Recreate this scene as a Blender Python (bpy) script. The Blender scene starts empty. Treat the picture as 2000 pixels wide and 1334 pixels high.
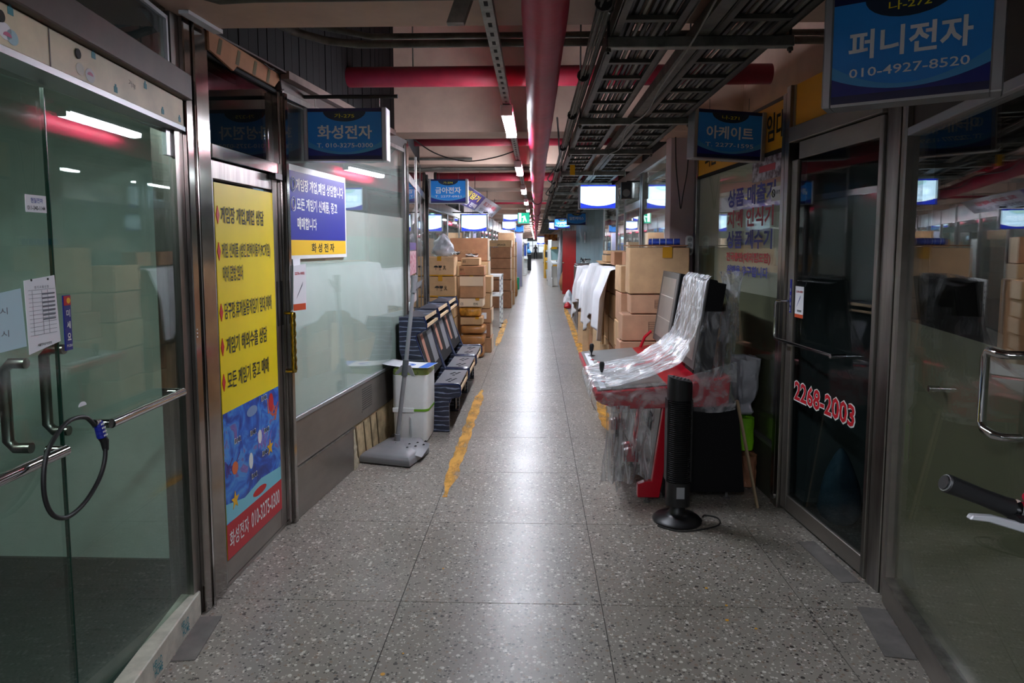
import bpy, bmesh, math, random
from mathutils import Vector, Matrix, noise
random.seed(7)
R = math.radians
S = bpy.context.scene
COL = S.collection

# ------------------------------------------------------------------ camera, world, exposure
cam = bpy.data.cameras.new('camera'); cam_o = bpy.data.objects.new('camera', cam); COL.objects.link(cam_o)
cam.sensor_width = 36.0; cam.lens = 36.0 * 1353 / 2000; cam.shift_y = -66 / 2000
cam.clip_start = 0.05; cam.clip_end = 300
cam_o.location = (0, 0, 1.55); cam_o.rotation_euler = (R(90 - 5.11), 0, R(1.9395))
S.camera = cam_o
W = bpy.data.worlds.new('world'); S.world = W; W.use_nodes = True
W.node_tree.nodes['Background'].inputs[0].default_value = (0.75, 0.85, 1.0, 1)
W.node_tree.nodes['Background'].inputs[1].default_value = 0.05
S.view_settings.view_transform = 'Standard'; S.view_settings.look = 'None'
S.view_settings.exposure = 1.75; S.view_settings.gamma = 1.0
S.view_settings.use_curve_mapping = False
S.cycles.use_denoising = True
S.cycles.max_bounces = 10; S.cycles.diffuse_bounces = 4; S.cycles.glossy_bounces = 5
S.cycles.transparent_max_bounces = 16; S.cycles.caustics_reflective = False; S.cycles.caustics_refractive = False
S.cycles.sample_clamp_indirect = 4.0
TUBE = 60.0        # strength of the ceiling tubes
SHOP = 14.0         # strength of the lamps inside open shops

# ------------------------------------------------------------------ materials
def lin(c):
    return tuple(((v / 255) / 12.92 if v / 255 <= .04045 else ((v / 255 + .055) / 1.055) ** 2.4) for v in c) + (1,)
MATS = {}
def nodes(name):
    m = bpy.data.materials.new(name); m.use_nodes = True
    nt = m.node_tree; b = nt.nodes['Principled BSDF']
    return m, nt, b
def mat(name, rgb, rough=.6, metal=0., var=0., vscale=6., stretch=None, bump=0., bscale=40., emit=0., coat=0., alpha=None, spec=None, rgb2=None, fac=(.4, .6)):
    if name in MATS: return MATS[name]
    m, nt, b = nodes(name); MATS[name] = m
    b.inputs['Base Color'].default_value = lin(rgb); b.inputs['Roughness'].default_value = rough
    b.inputs['Metallic'].default_value = metal
    if spec is not None: b.inputs['Specular IOR Level'].default_value = spec
    if coat: b.inputs['Coat Weight'].default_value = coat; b.inputs['Coat Roughness'].default_value = .03
    if emit: b.inputs['Emission Color'].default_value = lin(rgb); b.inputs['Emission Strength'].default_value = emit
    if var or rgb2 or bump:
        tc = nt.nodes.new('ShaderNodeTexCoord'); mp = nt.nodes.new('ShaderNodeMapping')
        nt.links.new(tc.outputs['Object'], mp.inputs['Vector'])
        if stretch: mp.inputs['Scale'].default_value = stretch
        n = nt.nodes.new('ShaderNodeTexNoise'); n.inputs['Scale'].default_value = vscale; n.inputs['Detail'].default_value = 5
        n.inputs['Roughness'].default_value = .6
        nt.links.new(mp.outputs[0], n.inputs['Vector'])
        cr = nt.nodes.new('ShaderNodeValToRGB')
        if rgb2:
            cr.color_ramp.elements[0].color = lin(rgb); cr.color_ramp.elements[1].color = lin(rgb2)
            cr.color_ramp.elements[0].position = fac[0]; cr.color_ramp.elements[1].position = fac[1]
        else:
            cr.color_ramp.elements[0].color = lin([max(0, v * (1 - var)) for v in rgb])
            cr.color_ramp.elements[1].color = lin([min(255, v * (1 + var)) for v in rgb])
            cr.color_ramp.elements[0].position = .3; cr.color_ramp.elements[1].position = .7
        nt.links.new(n.outputs['Fac'], cr.inputs[0])
        if var or rgb2: nt.links.new(cr.outputs[0], b.inputs['Base Color'])
        if bump:
            n2 = nt.nodes.new('ShaderNodeTexNoise'); n2.inputs['Scale'].default_value = bscale; n2.inputs['Detail'].default_value = 4
            nt.links.new(mp.outputs[0], n2.inputs['Vector'])
            bp = nt.nodes.new('ShaderNodeBump'); bp.inputs['Strength'].default_value = bump; bp.inputs['Distance'].default_value = .01
            nt.links.new(n2.outputs['Fac'], bp.inputs['Height']); nt.links.new(bp.outputs[0], b.inputs['Normal'])
    return m
def glow(name, rgb, strength):
    if name in MATS: return MATS[name]
    m, nt, b = nodes(name); MATS[name] = m
    b.inputs['Base Color'].default_value = lin(rgb); b.inputs['Emission Color'].default_value = lin(rgb)
    b.inputs['Emission Strength'].default_value = strength; b.inputs['Roughness'].default_value = .4
    return m
def glass(name, tint=(250, 253, 251), ior=1.5, rough=0.0, boost=1.6):
    if name in MATS: return MATS[name]
    m, nt, b = nodes(name); MATS[name] = m
    nt.nodes.remove(b); out = nt.nodes['Material Output']
    tr = nt.nodes.new('ShaderNodeBsdfTransparent'); tr.inputs[0].default_value = lin(tint)
    gl = nt.nodes.new('ShaderNodeBsdfGlossy'); gl.inputs['Roughness'].default_value = rough; gl.inputs[0].default_value = (1, 1, 1, 1)
    # Schlick reflectance, the same from either side of the pane
    lw = nt.nodes.new('ShaderNodeLayerWeight'); lw.inputs[0].default_value = .5
    pw_ = nt.nodes.new('ShaderNodeMath'); pw_.operation = 'POWER'; pw_.inputs[1].default_value = 5.0
    mu = nt.nodes.new('ShaderNodeMath'); mu.operation = 'MULTIPLY_ADD'; mu.inputs[1].default_value = .95; mu.inputs[2].default_value = .03 * boost; mu.use_clamp = True
    mx = nt.nodes.new('ShaderNodeMixShader')
    nt.links.new(lw.outputs['Facing'], pw_.inputs[0]); nt.links.new(pw_.outputs[0], mu.inputs[0]); nt.links.new(mu.outputs[0], mx.inputs[0])
    nt.links.new(tr.outputs[0], mx.inputs[1]); nt.links.new(gl.outputs[0], mx.inputs[2]); nt.links.new(mx.outputs[0], out.inputs[0])
    return m
def plastic_film(name, haze=.25, shine=.35, scale=9., stretch=(1, 1, 1)):
    # thin clear packing film: mostly see-through, milky along its creases, glossy
    if name in MATS: return MATS[name]
    m, nt, b = nodes(name); MATS[name] = m
    nt.nodes.remove(b); out = nt.nodes['Material Output']
    tr = nt.nodes.new('ShaderNodeBsdfTransparent'); tr.inputs[0].default_value = (.93, .94, .95, 1)
    gl = nt.nodes.new('ShaderNodeBsdfGlossy'); gl.inputs['Roughness'].default_value = .16
    df = nt.nodes.new('ShaderNodeBsdfDiffuse'); df.inputs[0].default_value = (.72, .73, .75, 1)
    tc = nt.nodes.new('ShaderNodeTexCoord'); mp = nt.nodes.new('ShaderNodeMapping'); mp.inputs['Scale'].default_value = stretch
    n = nt.nodes.new('ShaderNodeTexNoise'); n.inputs['Scale'].default_value = scale; n.inputs['Detail'].default_value = 6; n.inputs['Distortion'].default_value = 1.2
    cr = nt.nodes.new('ShaderNodeValToRGB'); cr.color_ramp.elements[0].position = .42; cr.color_ramp.elements[1].position = .68
    cr.color_ramp.elements[0].color = (haze * .45,) * 3 + (1,); cr.color_ramp.elements[1].color = (min(1, haze * 2.4),) * 3 + (1,)
    bp = nt.nodes.new('ShaderNodeBump'); bp.inputs['Strength'].default_value = .9; bp.inputs['Distance'].default_value = .02
    m1 = nt.nodes.new('ShaderNodeMixShader'); m2 = nt.nodes.new('ShaderNodeMixShader')
    lw = nt.nodes.new('ShaderNodeLayerWeight'); lw.inputs[0].default_value = shine
    sq = nt.nodes.new('ShaderNodeMath'); sq.operation = 'POWER'; sq.inputs[1].default_value = 2.5
    L = nt.links.new
    L(tc.outputs['Object'], mp.inputs[0]); L(mp.outputs[0], n.inputs['Vector']); L(n.outputs['Fac'], cr.inputs[0])
    L(n.outputs['Fac'], bp.inputs['Height']); L(bp.outputs[0], gl.inputs['Normal']); L(bp.outputs[0], lw.inputs['Normal'])
    L(cr.outputs[0], m1.inputs[0]); L(tr.outputs[0], m1.inputs[1]); L(df.outputs[0], m1.inputs[2])
    L(lw.outputs['Facing'], sq.inputs[0]); L(sq.outputs[0], m2.inputs[0]); L(m1.outputs[0], m2.inputs[1]); L(gl.outputs[0], m2.inputs[2]); L(m2.outputs[0], out.inputs[0])
    return m

def terrazzo():
    m, nt, b = nodes('terrazzo'); L = nt.links.new
    g = nt.nodes.new('ShaderNodeNewGeometry')
    def chips(scale, off):
        mp = nt.nodes.new('ShaderNodeMapping'); mp.inputs['Location'].default_value = (off, off * 2, 0)
        v = nt.nodes.new('ShaderNodeTexVoronoi'); v.inputs['Scale'].default_value = scale; v.inputs['Randomness'].default_value = 1
        L(g.outputs['Position'], mp.inputs[0]); L(mp.outputs[0], v.inputs['Vector'])
        sp = nt.nodes.new('ShaderNodeSeparateColor'); L(v.outputs['Color'], sp.inputs[0])
        return v, sp
    def chipmask(v, sp, lo, hi, dmax):
        a = nt.nodes.new('ShaderNodeMath'); a.operation = 'COMPARE'; a.inputs[1].default_value = (lo + hi) / 2; a.inputs[2].default_value = (hi - lo) / 2
        L(sp.outputs[0], a.inputs[0])
        d = nt.nodes.new('ShaderNodeMath'); d.operation = 'LESS_THAN'
        s = nt.nodes.new('ShaderNodeMath'); s.operation = 'MULTIPLY'; s.inputs[1].default_value = dmax
        L(sp.outputs[1], s.inputs[0])
        L(v.outputs['Distance'], d.inputs[0]); L(s.outputs[0], d.inputs[1])
        mm = nt.nodes.new('ShaderNodeMath'); mm.operation = 'MULTIPLY'; L(a.outputs[0], mm.inputs[0]); L(d.outputs[0], mm.inputs[1])
        return mm
    big = nt.nodes.new('ShaderNodeTexNoise'); big.inputs['Scale'].default_value = 1.3; big.inputs['Detail'].default_value = 6
    L(g.outputs['Position'], big.inputs['Vector'])
    base = nt.nodes.new('ShaderNodeValToRGB'); base.color_ramp.elements[0].color = lin((130, 123, 113)); base.color_ramp.elements[1].color = lin((150, 144, 135))
    base.color_ramp.elements[0].position = .3; base.color_ramp.elements[1].position = .7
    L(big.outputs['Fac'], base.inputs[0]); cur = base.outputs[0]
    for scale, off, lo, hi, dm, col in ((62, 0, 0, .2, .62, (206, 202, 194)), (62, 0, .84, 1, .6, (62, 58, 55)), (110, 3.3, 0, .26, .66, (186, 180, 172)),
                                        (110, 3.3, .8, 1, .66, (74, 70, 66)), (75, 7.1, .4, .56, .6, (136, 118, 102))):
        v, sp = chips(scale, off); k = chipmask(v, sp, lo, hi, dm)
        mx = nt.nodes.new('ShaderNodeMix'); mx.data_type = 'RGBA'
        L(k.outputs[0], mx.inputs['Factor']); L(cur, mx.inputs['A']); mx.inputs['B'].default_value = lin(col); cur = mx.outputs['Result']
    L(cur, b.inputs['Base Color'])
    r = nt.nodes.new('ShaderNodeMapRange'); r.inputs['To Min'].default_value = .25; r.inputs['To Max'].default_value = .37
    n2 = nt.nodes.new('ShaderNodeTexNoise'); n2.inputs['Scale'].default_value = 4; n2.inputs['Detail'].default_value = 8
    L(g.outputs['Position'], n2.inputs['Vector']); L(n2.outputs['Fac'], r.inputs['Value']); L(r.outputs[0], b.inputs['Roughness'])
    bp = nt.nodes.new('ShaderNodeBump'); bp.inputs['Strength'].default_value = .12; bp.inputs['Distance'].default_value = .004
    n3 = nt.nodes.new('ShaderNodeTexNoise'); n3.inputs['Scale'].default_value = 30; L(g.outputs['Position'], n3.inputs['Vector'])
    L(n3.outputs['Fac'], bp.inputs['Height']); L(bp.outputs[0], b.inputs['Normal'])
    return m
def worn_paint():
    m, nt, b = nodes('worn_yellow_paint'); L = nt.links.new; out = nt.nodes['Material Output']
    b.inputs['Base Color'].default_value = lin((222, 160, 40)); b.inputs['Roughness'].default_value = .45
    g = nt.nodes.new('ShaderNodeNewGeometry'); n = nt.nodes.new('ShaderNodeTexNoise'); n.inputs['Scale'].default_value = 9; n.inputs['Detail'].default_value = 9; n.inputs['Roughness'].default_value = .7
    mp = nt.nodes.new('ShaderNodeMapping'); mp.inputs['Scale'].default_value = (1, .35, 1)
    L(g.outputs['Position'], mp.inputs[0]); L(mp.outputs[0], n.inputs['Vector'])
    cr = nt.nodes.new('ShaderNodeValToRGB'); cr.color_ramp.elements[0].position = .36; cr.color_ramp.elements[1].position = .56
    cr.color_ramp.elements[0].color = (.08,) * 3 + (1,); cr.color_ramp.elements[1].color = (.9,) * 3 + (1,)
    tr = nt.nodes.new('ShaderNodeBsdfTransparent'); mx = nt.nodes.new('ShaderNodeMixShader')
    L(n.outputs['Fac'], cr.inputs[0]); L(cr.outputs[0], mx.inputs[0]); L(tr.outputs[0], mx.inputs[1]); L(b.outputs[0], mx.inputs[2]); L(mx.outputs[0], out.inputs[0])
    return m
def reef_print():
    # underwater picture on the poster: blue water with purple, orange and turquoise coral patches
    m, nt, b = nodes('reef_print'); L = nt.links.new
    tc = nt.nodes.new('ShaderNodeTexCoord'); n = nt.nodes.new('ShaderNodeTexNoise'); n.inputs['Scale'].default_value = 7; n.inputs['Detail'].default_value = 7; n.inputs['Distortion'].default_value = 1.5
    L(tc.outputs['Object'], n.inputs['Vector']); cr = nt.nodes.new('ShaderNodeValToRGB'); e = cr.color_ramp.elements
    e[0].position = .25; e[0].color = lin((20, 30, 90)); e[1].position = .8; e[1].color = lin((230, 120, 60))
    for p, c in ((.42, (20, 70, 175)), (.5, (30, 110, 210)), (.58, (70, 150, 220)), (.63, (110, 90, 170)), (.7, (150, 120, 190))):
        x = e.new(p); x.color = lin(c)
    L(n.outputs['Fac'], cr.inputs[0]); L(cr.outputs[0], b.inputs['Base Color']); b.inputs['Roughness'].default_value = .35
    return m
def woodstripe():
    # navy laminate with pale wavy grain lines
    m, nt, b = nodes('navy_laminate'); L = nt.links.new
    tc = nt.nodes.new('ShaderNodeTexCoord'); mp = nt.nodes.new('ShaderNodeMapping'); mp.inputs['Scale'].default_value = (.25, .25, 1)
    wv = nt.nodes.new('ShaderNodeTexWave'); wv.bands_direction = 'Z'; wv.inputs['Scale'].default_value = 8; wv.inputs['Distortion'].default_value = 5; wv.inputs['Detail'].default_value = 3; wv.inputs['Detail Scale'].default_value = 2.5
    L(tc.outputs['Object'], mp.inputs[0]); L(mp.outputs[0], wv.inputs[0])
    cr = nt.nodes.new('ShaderNodeValToRGB'); cr.color_ramp.elements[0].position = .88; cr.color_ramp.elements[1].position = .99
    cr.color_ramp.elements[0].color = lin((36, 41, 56)); cr.color_ramp.elements[1].color = lin((118, 128, 150))
    L(wv.outputs['Fac'], cr.inputs[0]); L(cr.outputs[0], b.inputs['Base Color']); b.inputs['Roughness'].default_value = .4
    return m

M_TERR = terrazzo(); M_PAINT = worn_paint(); M_REEF = reef_print(); M_NAVYWOOD = woodstripe()
M_GROUT = mat('grout', (70, 66, 62), .9)
M_STEEL = mat('stainless', (150, 146, 142), .3, 1, var=.18, vscale=3, stretch=(6, 6, .6), bump=.04)
M_STEELM = mat('stainless_polished', (165, 160, 156), .12, 1, var=.12, vscale=3, bump=.05, bscale=6)
M_STEELD = mat('stainless_kick', (150, 143, 136), .42, .85, var=.05, vscale=3, stretch=(1, 1, 3))
M_CHROME = mat('chrome', (190, 190, 190), .1, 1)
M_BRASS = mat('brass', (176, 150, 70), .18, 1)
M_ALU = mat('aluminium', (175, 177, 180), .4, .8)
M_GALV = mat('galvanised', (118, 118, 112), .5, .7, var=.2, vscale=12)
M_TRAY = mat('tray_metal', (74, 72, 66), .55, .5, var=.2, vscale=9)
M_GALVD = mat('galvanised_dull', (86, 84, 78), .6, .5, var=.25, vscale=9)
M_BLACK = mat('black_plastic', (18, 18, 20), .4)
M_BLACKM = mat('black_board', (14, 14, 17), .55, spec=.2)
M_DARK = mat('dark_gap', (16, 15, 14), .9)
M_RUBBER = mat('rubber', (24, 24, 25), .5)
M_WHITE = mat('white_plastic', (226, 228, 226), .35, var=.03)
M_OFFW = mat('offwhite', (214, 210, 200), .6)
M_PAPER = mat('paper', (232, 233, 238), .8)
M_PAPERB = mat('paper_pale_blue', (176, 205, 214), .8)
M_INK = mat('ink_black', (22, 20, 18), .7)
M_INKG = mat('ink_grey', (110, 112, 120), .8)
M_INKBLUE = mat('ink_blue', (30, 60, 150), .6)
M_RED = mat('red_vinyl', (190, 22, 38), .4)
M_YEL = mat('yellow_vinyl', (245, 218, 10), .4, var=.03, vscale=2)
M_YEL2 = mat('sign_yellow', (235, 190, 20), .4)
M_NAVY = mat('sign_navy', (38, 44, 150), .35)
M_CREAM = mat('cream_film', (206, 192, 158), .45, var=.08, vscale=5, rgb2=None)
M_BROWNP = mat('brown_paint', (72, 56, 50), .5, var=.15)
M_BEAM = mat('beam_paint', (192, 163, 146), .75, var=.08, vscale=2.5, bump=.25, bscale=9)
M_PINKP = mat('pink_paint', (196, 176, 178), .7, var=.05, vscale=2)
M_CEIL = mat('ceiling_paint', (150, 130, 120), .85, var=.1)
M_PIPE = mat('red_pipe', (176, 30, 62), .48, var=.1, vscale=3, bump=.2, bscale=22, spec=.18)
M_PIPED = mat('red_pipe_plain', (120, 16, 36), .5, var=.12)
M_SLAT = mat('dark_plank', (20, 17, 18), .75, var=.2, vscale=4, stretch=(1, 1, .2), spec=.15)
M_WIRE = mat('wire_grey', (120, 116, 108), .6)
M_WIRED = mat('wire_dark', (34, 32, 32), .6)
M_CARD = [mat('cardboard_a', (186, 148, 106), .85, var=.06, vscale=7), mat('cardboard_b', (172, 128, 92), .85, var=.07, vscale=7),
          mat('cardboard_c', (198, 160, 120), .85, var=.06, vscale=7), mat('cardboard_d', (150, 104, 72), .85, var=.08, vscale=7)]
M_CARDPINK = mat('cardboard_rose', (192, 148, 118), .85, var=.06, vscale=7)
M_CARDEDGE = mat('cardboard_pale', (224, 200, 170), .85)
M_TAPE = mat('tape_amber', (196, 140, 36), .25)
M_TAPEC = mat('tape_clear', (200, 190, 165), .2)
M_SACK = mat('brown_wrap', (164, 112, 62), .32, var=.14, vscale=6, bump=.5, bscale=14)
M_AMBER = mat('amber_wrap', (178, 122, 44), .2, var=.3, vscale=10, bump=.9, bscale=18)
M_CLOTH = mat('white_cloth', (222, 223, 228), .85, var=.03, bump=.08, bscale=60)
M_GREYP = mat('grey_plastic', (128, 128, 131), .45, var=.04)
M_GREYB = mat('grey_bezel', (92, 90, 88), .5)
M_GREYS = mat('grey_screen_sheet', (140, 136, 130), .3, var=.06)
M_SCREEN = mat('screen_dark', (20, 22, 26), .12)
M_REDP = mat('red_lacquer', (188, 18, 40), .3)
M_LIME = mat('lime_bag', (130, 200, 30), .4, var=.1, bump=.5, bscale=14)
M_BAGW = mat('pale_bag', (176, 178, 184), .45, var=.1, bump=.7, bscale=10)
M_BAGB = mat('brown_bag', (160, 108, 78), .6, var=.12, bump=.6, bscale=10)
M_WOOD = mat('wood_strip', (150, 128, 100), .6, var=.15, stretch=(1, 1, .2), vscale=20)
M_WOODP = mat('pale_wood', (214, 186, 148), .6, var=.08)
M_TEALW = mat('teal_panel', (92, 120, 128), .6, var=.06)
M_DOORRED = mat('door_red', (158, 22, 30), .4, var=.05)
M_ARCY = mat('arcade_yellow', (240, 180, 20), .4)
M_BLUEB = mat('blue_bag', (70, 150, 210), .4)
M_GREENB = mat('green_box', (22, 140, 100), .5)
M_FILMT = mat('film_teal', (166, 190, 180), .5, var=.05, vscale=1.5)
M_FILMG = mat('film_grey', (132, 136, 134), .4, var=.08, vscale=1.2)
M_FILMM = mat('film_mint', (196, 208, 202), .5, var=.04, vscale=1.6, rgb2=None)
M_FILMW = mat('film_pale', (206, 206, 202), .5, var=.02)
M_FILMO = mat('film_olive', (100, 98, 76), .5, var=.1, vscale=1.2)
M_FILMC = mat('film_cream', (196, 194, 178), .5, var=.05)
def translucent(name, rgb, k):
    # thin frosted film that scatters light both ways
    m, nt, b = nodes(name); MATS[name] = m; b.inputs['Base Color'].default_value = lin(rgb); b.inputs['Roughness'].default_value = .5
    t = nt.nodes.new('ShaderNodeBsdfTranslucent'); t.inputs[0].default_value = lin(rgb); mx = nt.nodes.new('ShaderNodeMixShader'); mx.inputs[0].default_value = k
    nt.links.new(b.outputs[0], mx.inputs[1]); nt.links.new(t.outputs[0], mx.inputs[2]); nt.links.new(mx.outputs[0], nt.nodes['Material Output'].inputs[0]); return m
M_FILMC = translucent('film_cream_thin', (200, 198, 184), .45)
M_GRIME = mat('film_stain', (146, 150, 128), .6)
M_GLASS = glass('clear_glass'); M_GLASSG = glass('green_glass', (232, 242, 237), 1.5, 0, 1.5); M_GLASSD = glass('smoked_glass', (190, 198, 198), 1.5, 0, 1.3)
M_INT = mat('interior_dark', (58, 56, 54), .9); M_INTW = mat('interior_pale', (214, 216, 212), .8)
M_INTG = mat('interior_green', (46, 62, 56), .8)
M_WRAP = plastic_film('packing_film', .26, .3, 8, (1, 3, 1)); M_WRAPH = plastic_film('packing_film_thick', .42, .4, 7, (1, 3, 1.5)); M_WRAPL = plastic_film('packing_film_thin', .16, .3, 9, (2, 2, .7)); M_WRAPV = plastic_film('packing_film_hanging', .34, .35, 10, (4, 4, .45))
M_TUBE = glow('tube_light', (236, 242, 255), TUBE); M_SHOPL = glow('shop_lamp', (235, 244, 255), SHOP)
M_TEALE = glow('exit_green', (30, 190, 150), .35); M_WHITEE = glow('exit_white', (220, 255, 245), .7)

# ------------------------------------------------------------------ mesh builder
class MB:
    def __init__(s): s.v = []; s.f = []; s.m = []
    def add(s, vs, fs, mi=0):
        o = len(s.v); s.v += [tuple(p) for p in vs]; s.f += [tuple(i + o for i in f) for f in fs]; s.m += [mi] * len(fs); return s
    def box(s, x0, x1, y0, y1, z0, z1, mi=0):
        return s.add([(x0, y0, z0), (x1, y0, z0), (x1, y1, z0), (x0, y1, z0), (x0, y0, z1), (x1, y0, z1), (x1, y1, z1), (x0, y1, z1)],
                     [(0, 3, 2, 1), (4, 5, 6, 7), (0, 1, 5, 4), (1, 2, 6, 5), (2, 3, 7, 6), (3, 0, 4, 7)], mi)
    def beam(s, p, q, w, h, up=(0, 0, 1), mi=0):
        p = Vector(p); q = Vector(q); d = (q - p).normalized(); a = d.cross(Vector(up)).normalized() * w / 2; b = a.cross(d).normalized() * h / 2
        vs = [p - a - b, p + a - b, p + a + b, p - a + b, q - a - b, q + a - b, q + a + b, q - a + b]
        return s.add(vs, [(0, 1, 2, 3), (7, 6, 5, 4), (0, 4, 5, 1), (1, 5, 6, 2), (2, 6, 7, 3), (3, 7, 4, 0)], mi)
    def tube(s, pts, r, n=10, cap=True, mi=0):
        pts = [Vector(p) for p in pts]; rs = r if isinstance(r, (list, tuple)) else [r] * len(pts)
        rings = []; a = None
        for i, p in enumerate(pts):
            d = ((pts[min(i + 1, len(pts) - 1)] - pts[max(i - 1, 0)])).normalized()
            if a is None: a = d.orthogonal().normalized()
            a = (a - d * a.dot(d))
            a = a.normalized() if a.length > 1e-6 else d.orthogonal().normalized()
            b = d.cross(a)
            rings.append([p + (a * math.cos(t) + b * math.sin(t)) * rs[i] for t in (2 * math.pi * k / n for k in range(n))])
        vs = [q for g in rings for q in g]; fs = []
        for i in range(len(pts) - 1):
            for k in range(n):
                fs.append((i * n + k, i * n + (k + 1) % n, (i + 1) * n + (k + 1) % n, (i + 1) * n + k))
        if cap: fs += [tuple(range(n - 1, -1, -1)), tuple((len(pts) - 1) * n + k for k in range(n))]
        return s.add(vs, fs, mi)
    def lathe(s, prof, c=(0, 0, 0), n=20, mi=0):
        vs = []; fs = []
        for r, z in prof:
            vs += [(c[0] + r * math.cos(2 * math.pi * k / n), c[1] + r * math.sin(2 * math.pi * k / n), c[2] + z) for k in range(n)]
        for i in range(len(prof) - 1):
            for k in range(n): fs.append((i * n + k, i * n + (k + 1) % n, (i + 1) * n + (k + 1) % n, (i + 1) * n + k))
        fs += [tuple(range(n - 1, -1, -1)), tuple((len(prof) - 1) * n + k for k in range(n))]
        return s.add(vs, fs, mi)
    def prism(s, poly, a, b, axis='y', mi=0):
        # polygon in the plane across the axis: 'y' -> (x,z), 'x' -> (y,z), 'z' -> (x,y)
        P = {'y': lambda p, t: (p[0], t, p[1]), 'x': lambda p, t: (t, p[0], p[1]), 'z': lambda p, t: (p[0], p[1], t)}[axis]
        n = len(poly); vs = [P(p, a) for p in poly] + [P(p, b) for p in poly]
        fs = [tuple(range(n)), tuple(range(2 * n - 1, n - 1, -1))] + [(i, n + i, n + (i + 1) % n, (i + 1) % n) for i in range(n)]
        return s.add(vs, fs, mi)
    def grid(s, fn, nu, nv, mi=0):
        vs = [fn(i / nu, j / nv) for j in range(nv + 1) for i in range(nu + 1)]; w = nu + 1
        return s.add(vs, [(j * w + i, j * w + i + 1, (j + 1) * w + i + 1, (j + 1) * w + i) for j in range(nv) for i in range(nu)], mi)
    def disc(s, c, rx, rz, n=20, a0=0, a1=2 * math.pi, mi=0):
        # flat ellipse facing -y
        full = abs(a1 - a0 - 2 * math.pi) < 1e-4; k = n if full else n + 1
        vs = [(c[0] + rx * math.cos(a0 + (a1 - a0) * i / n), c[1], c[2] + rz * math.sin(a0 + (a1 - a0) * i / n)) for i in range(k)]
        return s.add(vs, [tuple(range(k))], mi)
    def move(s, M):
        s.v = [tuple(M @ Vector(p)) for p in s.v]; return s
    def build(s, name, m, parent=None, smooth=False, bevel=0, seg=1, solid=0, loc=None, jitter=0):
        me = bpy.data.meshes.new(name); vs = s.v
        if jitter: vs = [(x + random.uniform(-jitter, jitter), y + random.uniform(-jitter, jitter), z + random.uniform(-jitter, jitter) * .5) for x, y, z in vs]
        me.from_pydata(vs, [], s.f)
        ml = m if isinstance(m, (list, tuple)) else [m]
        for q in ml: me.materials.append(q)
        if len(ml) > 1: me.polygons.foreach_set('material_index', s.m)
        bm = bmesh.new(); bm.from_mesh(me)
        if bevel: bmesh.ops.bevel(bm, geom=[e for e in bm.edges if len(e.link_faces) == 2 and e.calc_face_angle(0) > .5], offset=bevel, segments=seg, affect='EDGES', clamp_overlap=True)
        bmesh.ops.recalc_face_normals(bm, faces=bm.faces[:]); bm.to_mesh(me); bm.free()
        if smooth:
            me.polygons.foreach_set('use_smooth', [True] * len(me.polygons))
            me.set_sharp_from_angle(angle=R(40)) if hasattr(me, 'set_sharp_from_angle') else None
        o = bpy.data.objects.new(name, me); COL.objects.link(o)
        if loc: o.location = loc
        if parent is not None: o.parent = parent
        if solid:
            md = o.modifiers.new('thickness', 'SOLIDIFY'); md.thickness = solid
        return o

def tag(o, label=None, cat=None, group=None, kind=None):
    if label: o['label'] = label
    if cat: o['category'] = cat
    if group: o['group'] = group
    if kind: o['kind'] = kind
    return o
def thing(name, label, cat, loc=(0, 0, 0), rz=0, group=None, kind=None):
    o = bpy.data.objects.new(name, None); COL.objects.link(o); o.empty_display_size = .1
    o.location = loc; o.rotation_euler = (0, 0, rz)
    return tag(o, label, cat, group, kind)
def struct(name, label, p0=None, p1=None, z=0):
    # a piece of the setting; with two plan points its local x runs from p0 to p1 along the front and its local -y faces the passage
    o = thing(name, label, None, kind='structure')
    if p0:
        o.location = (p0[0], p0[1], z)
        if p1: o.rotation_euler = (0, 0, math.atan2(p1[1] - p0[1], p1[0] - p0[0]))
    return o
def dist(p, q): return math.hypot(q[0] - p[0], q[1] - p[1])
def onwall(p0, p1, x, y=0, z=0):
    # world place of a local point of a front
    L = dist(p0, p1); ux, uy = (p1[0] - p0[0]) / L, (p1[1] - p0[1]) / L
    return (p0[0] + ux * x - uy * y, p0[1] + uy * x + ux * y, z)
def ang(p0, p1): return math.atan2(p1[1] - p0[1], p1[0] - p0[0])
def child(parent, name, x0, x1, y0, y1, z0, z1, m, bevel=0):
    return MB().box(x0, x1, y0, y1, z0, z1).build(name, m, parent, bevel=bevel)

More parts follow.
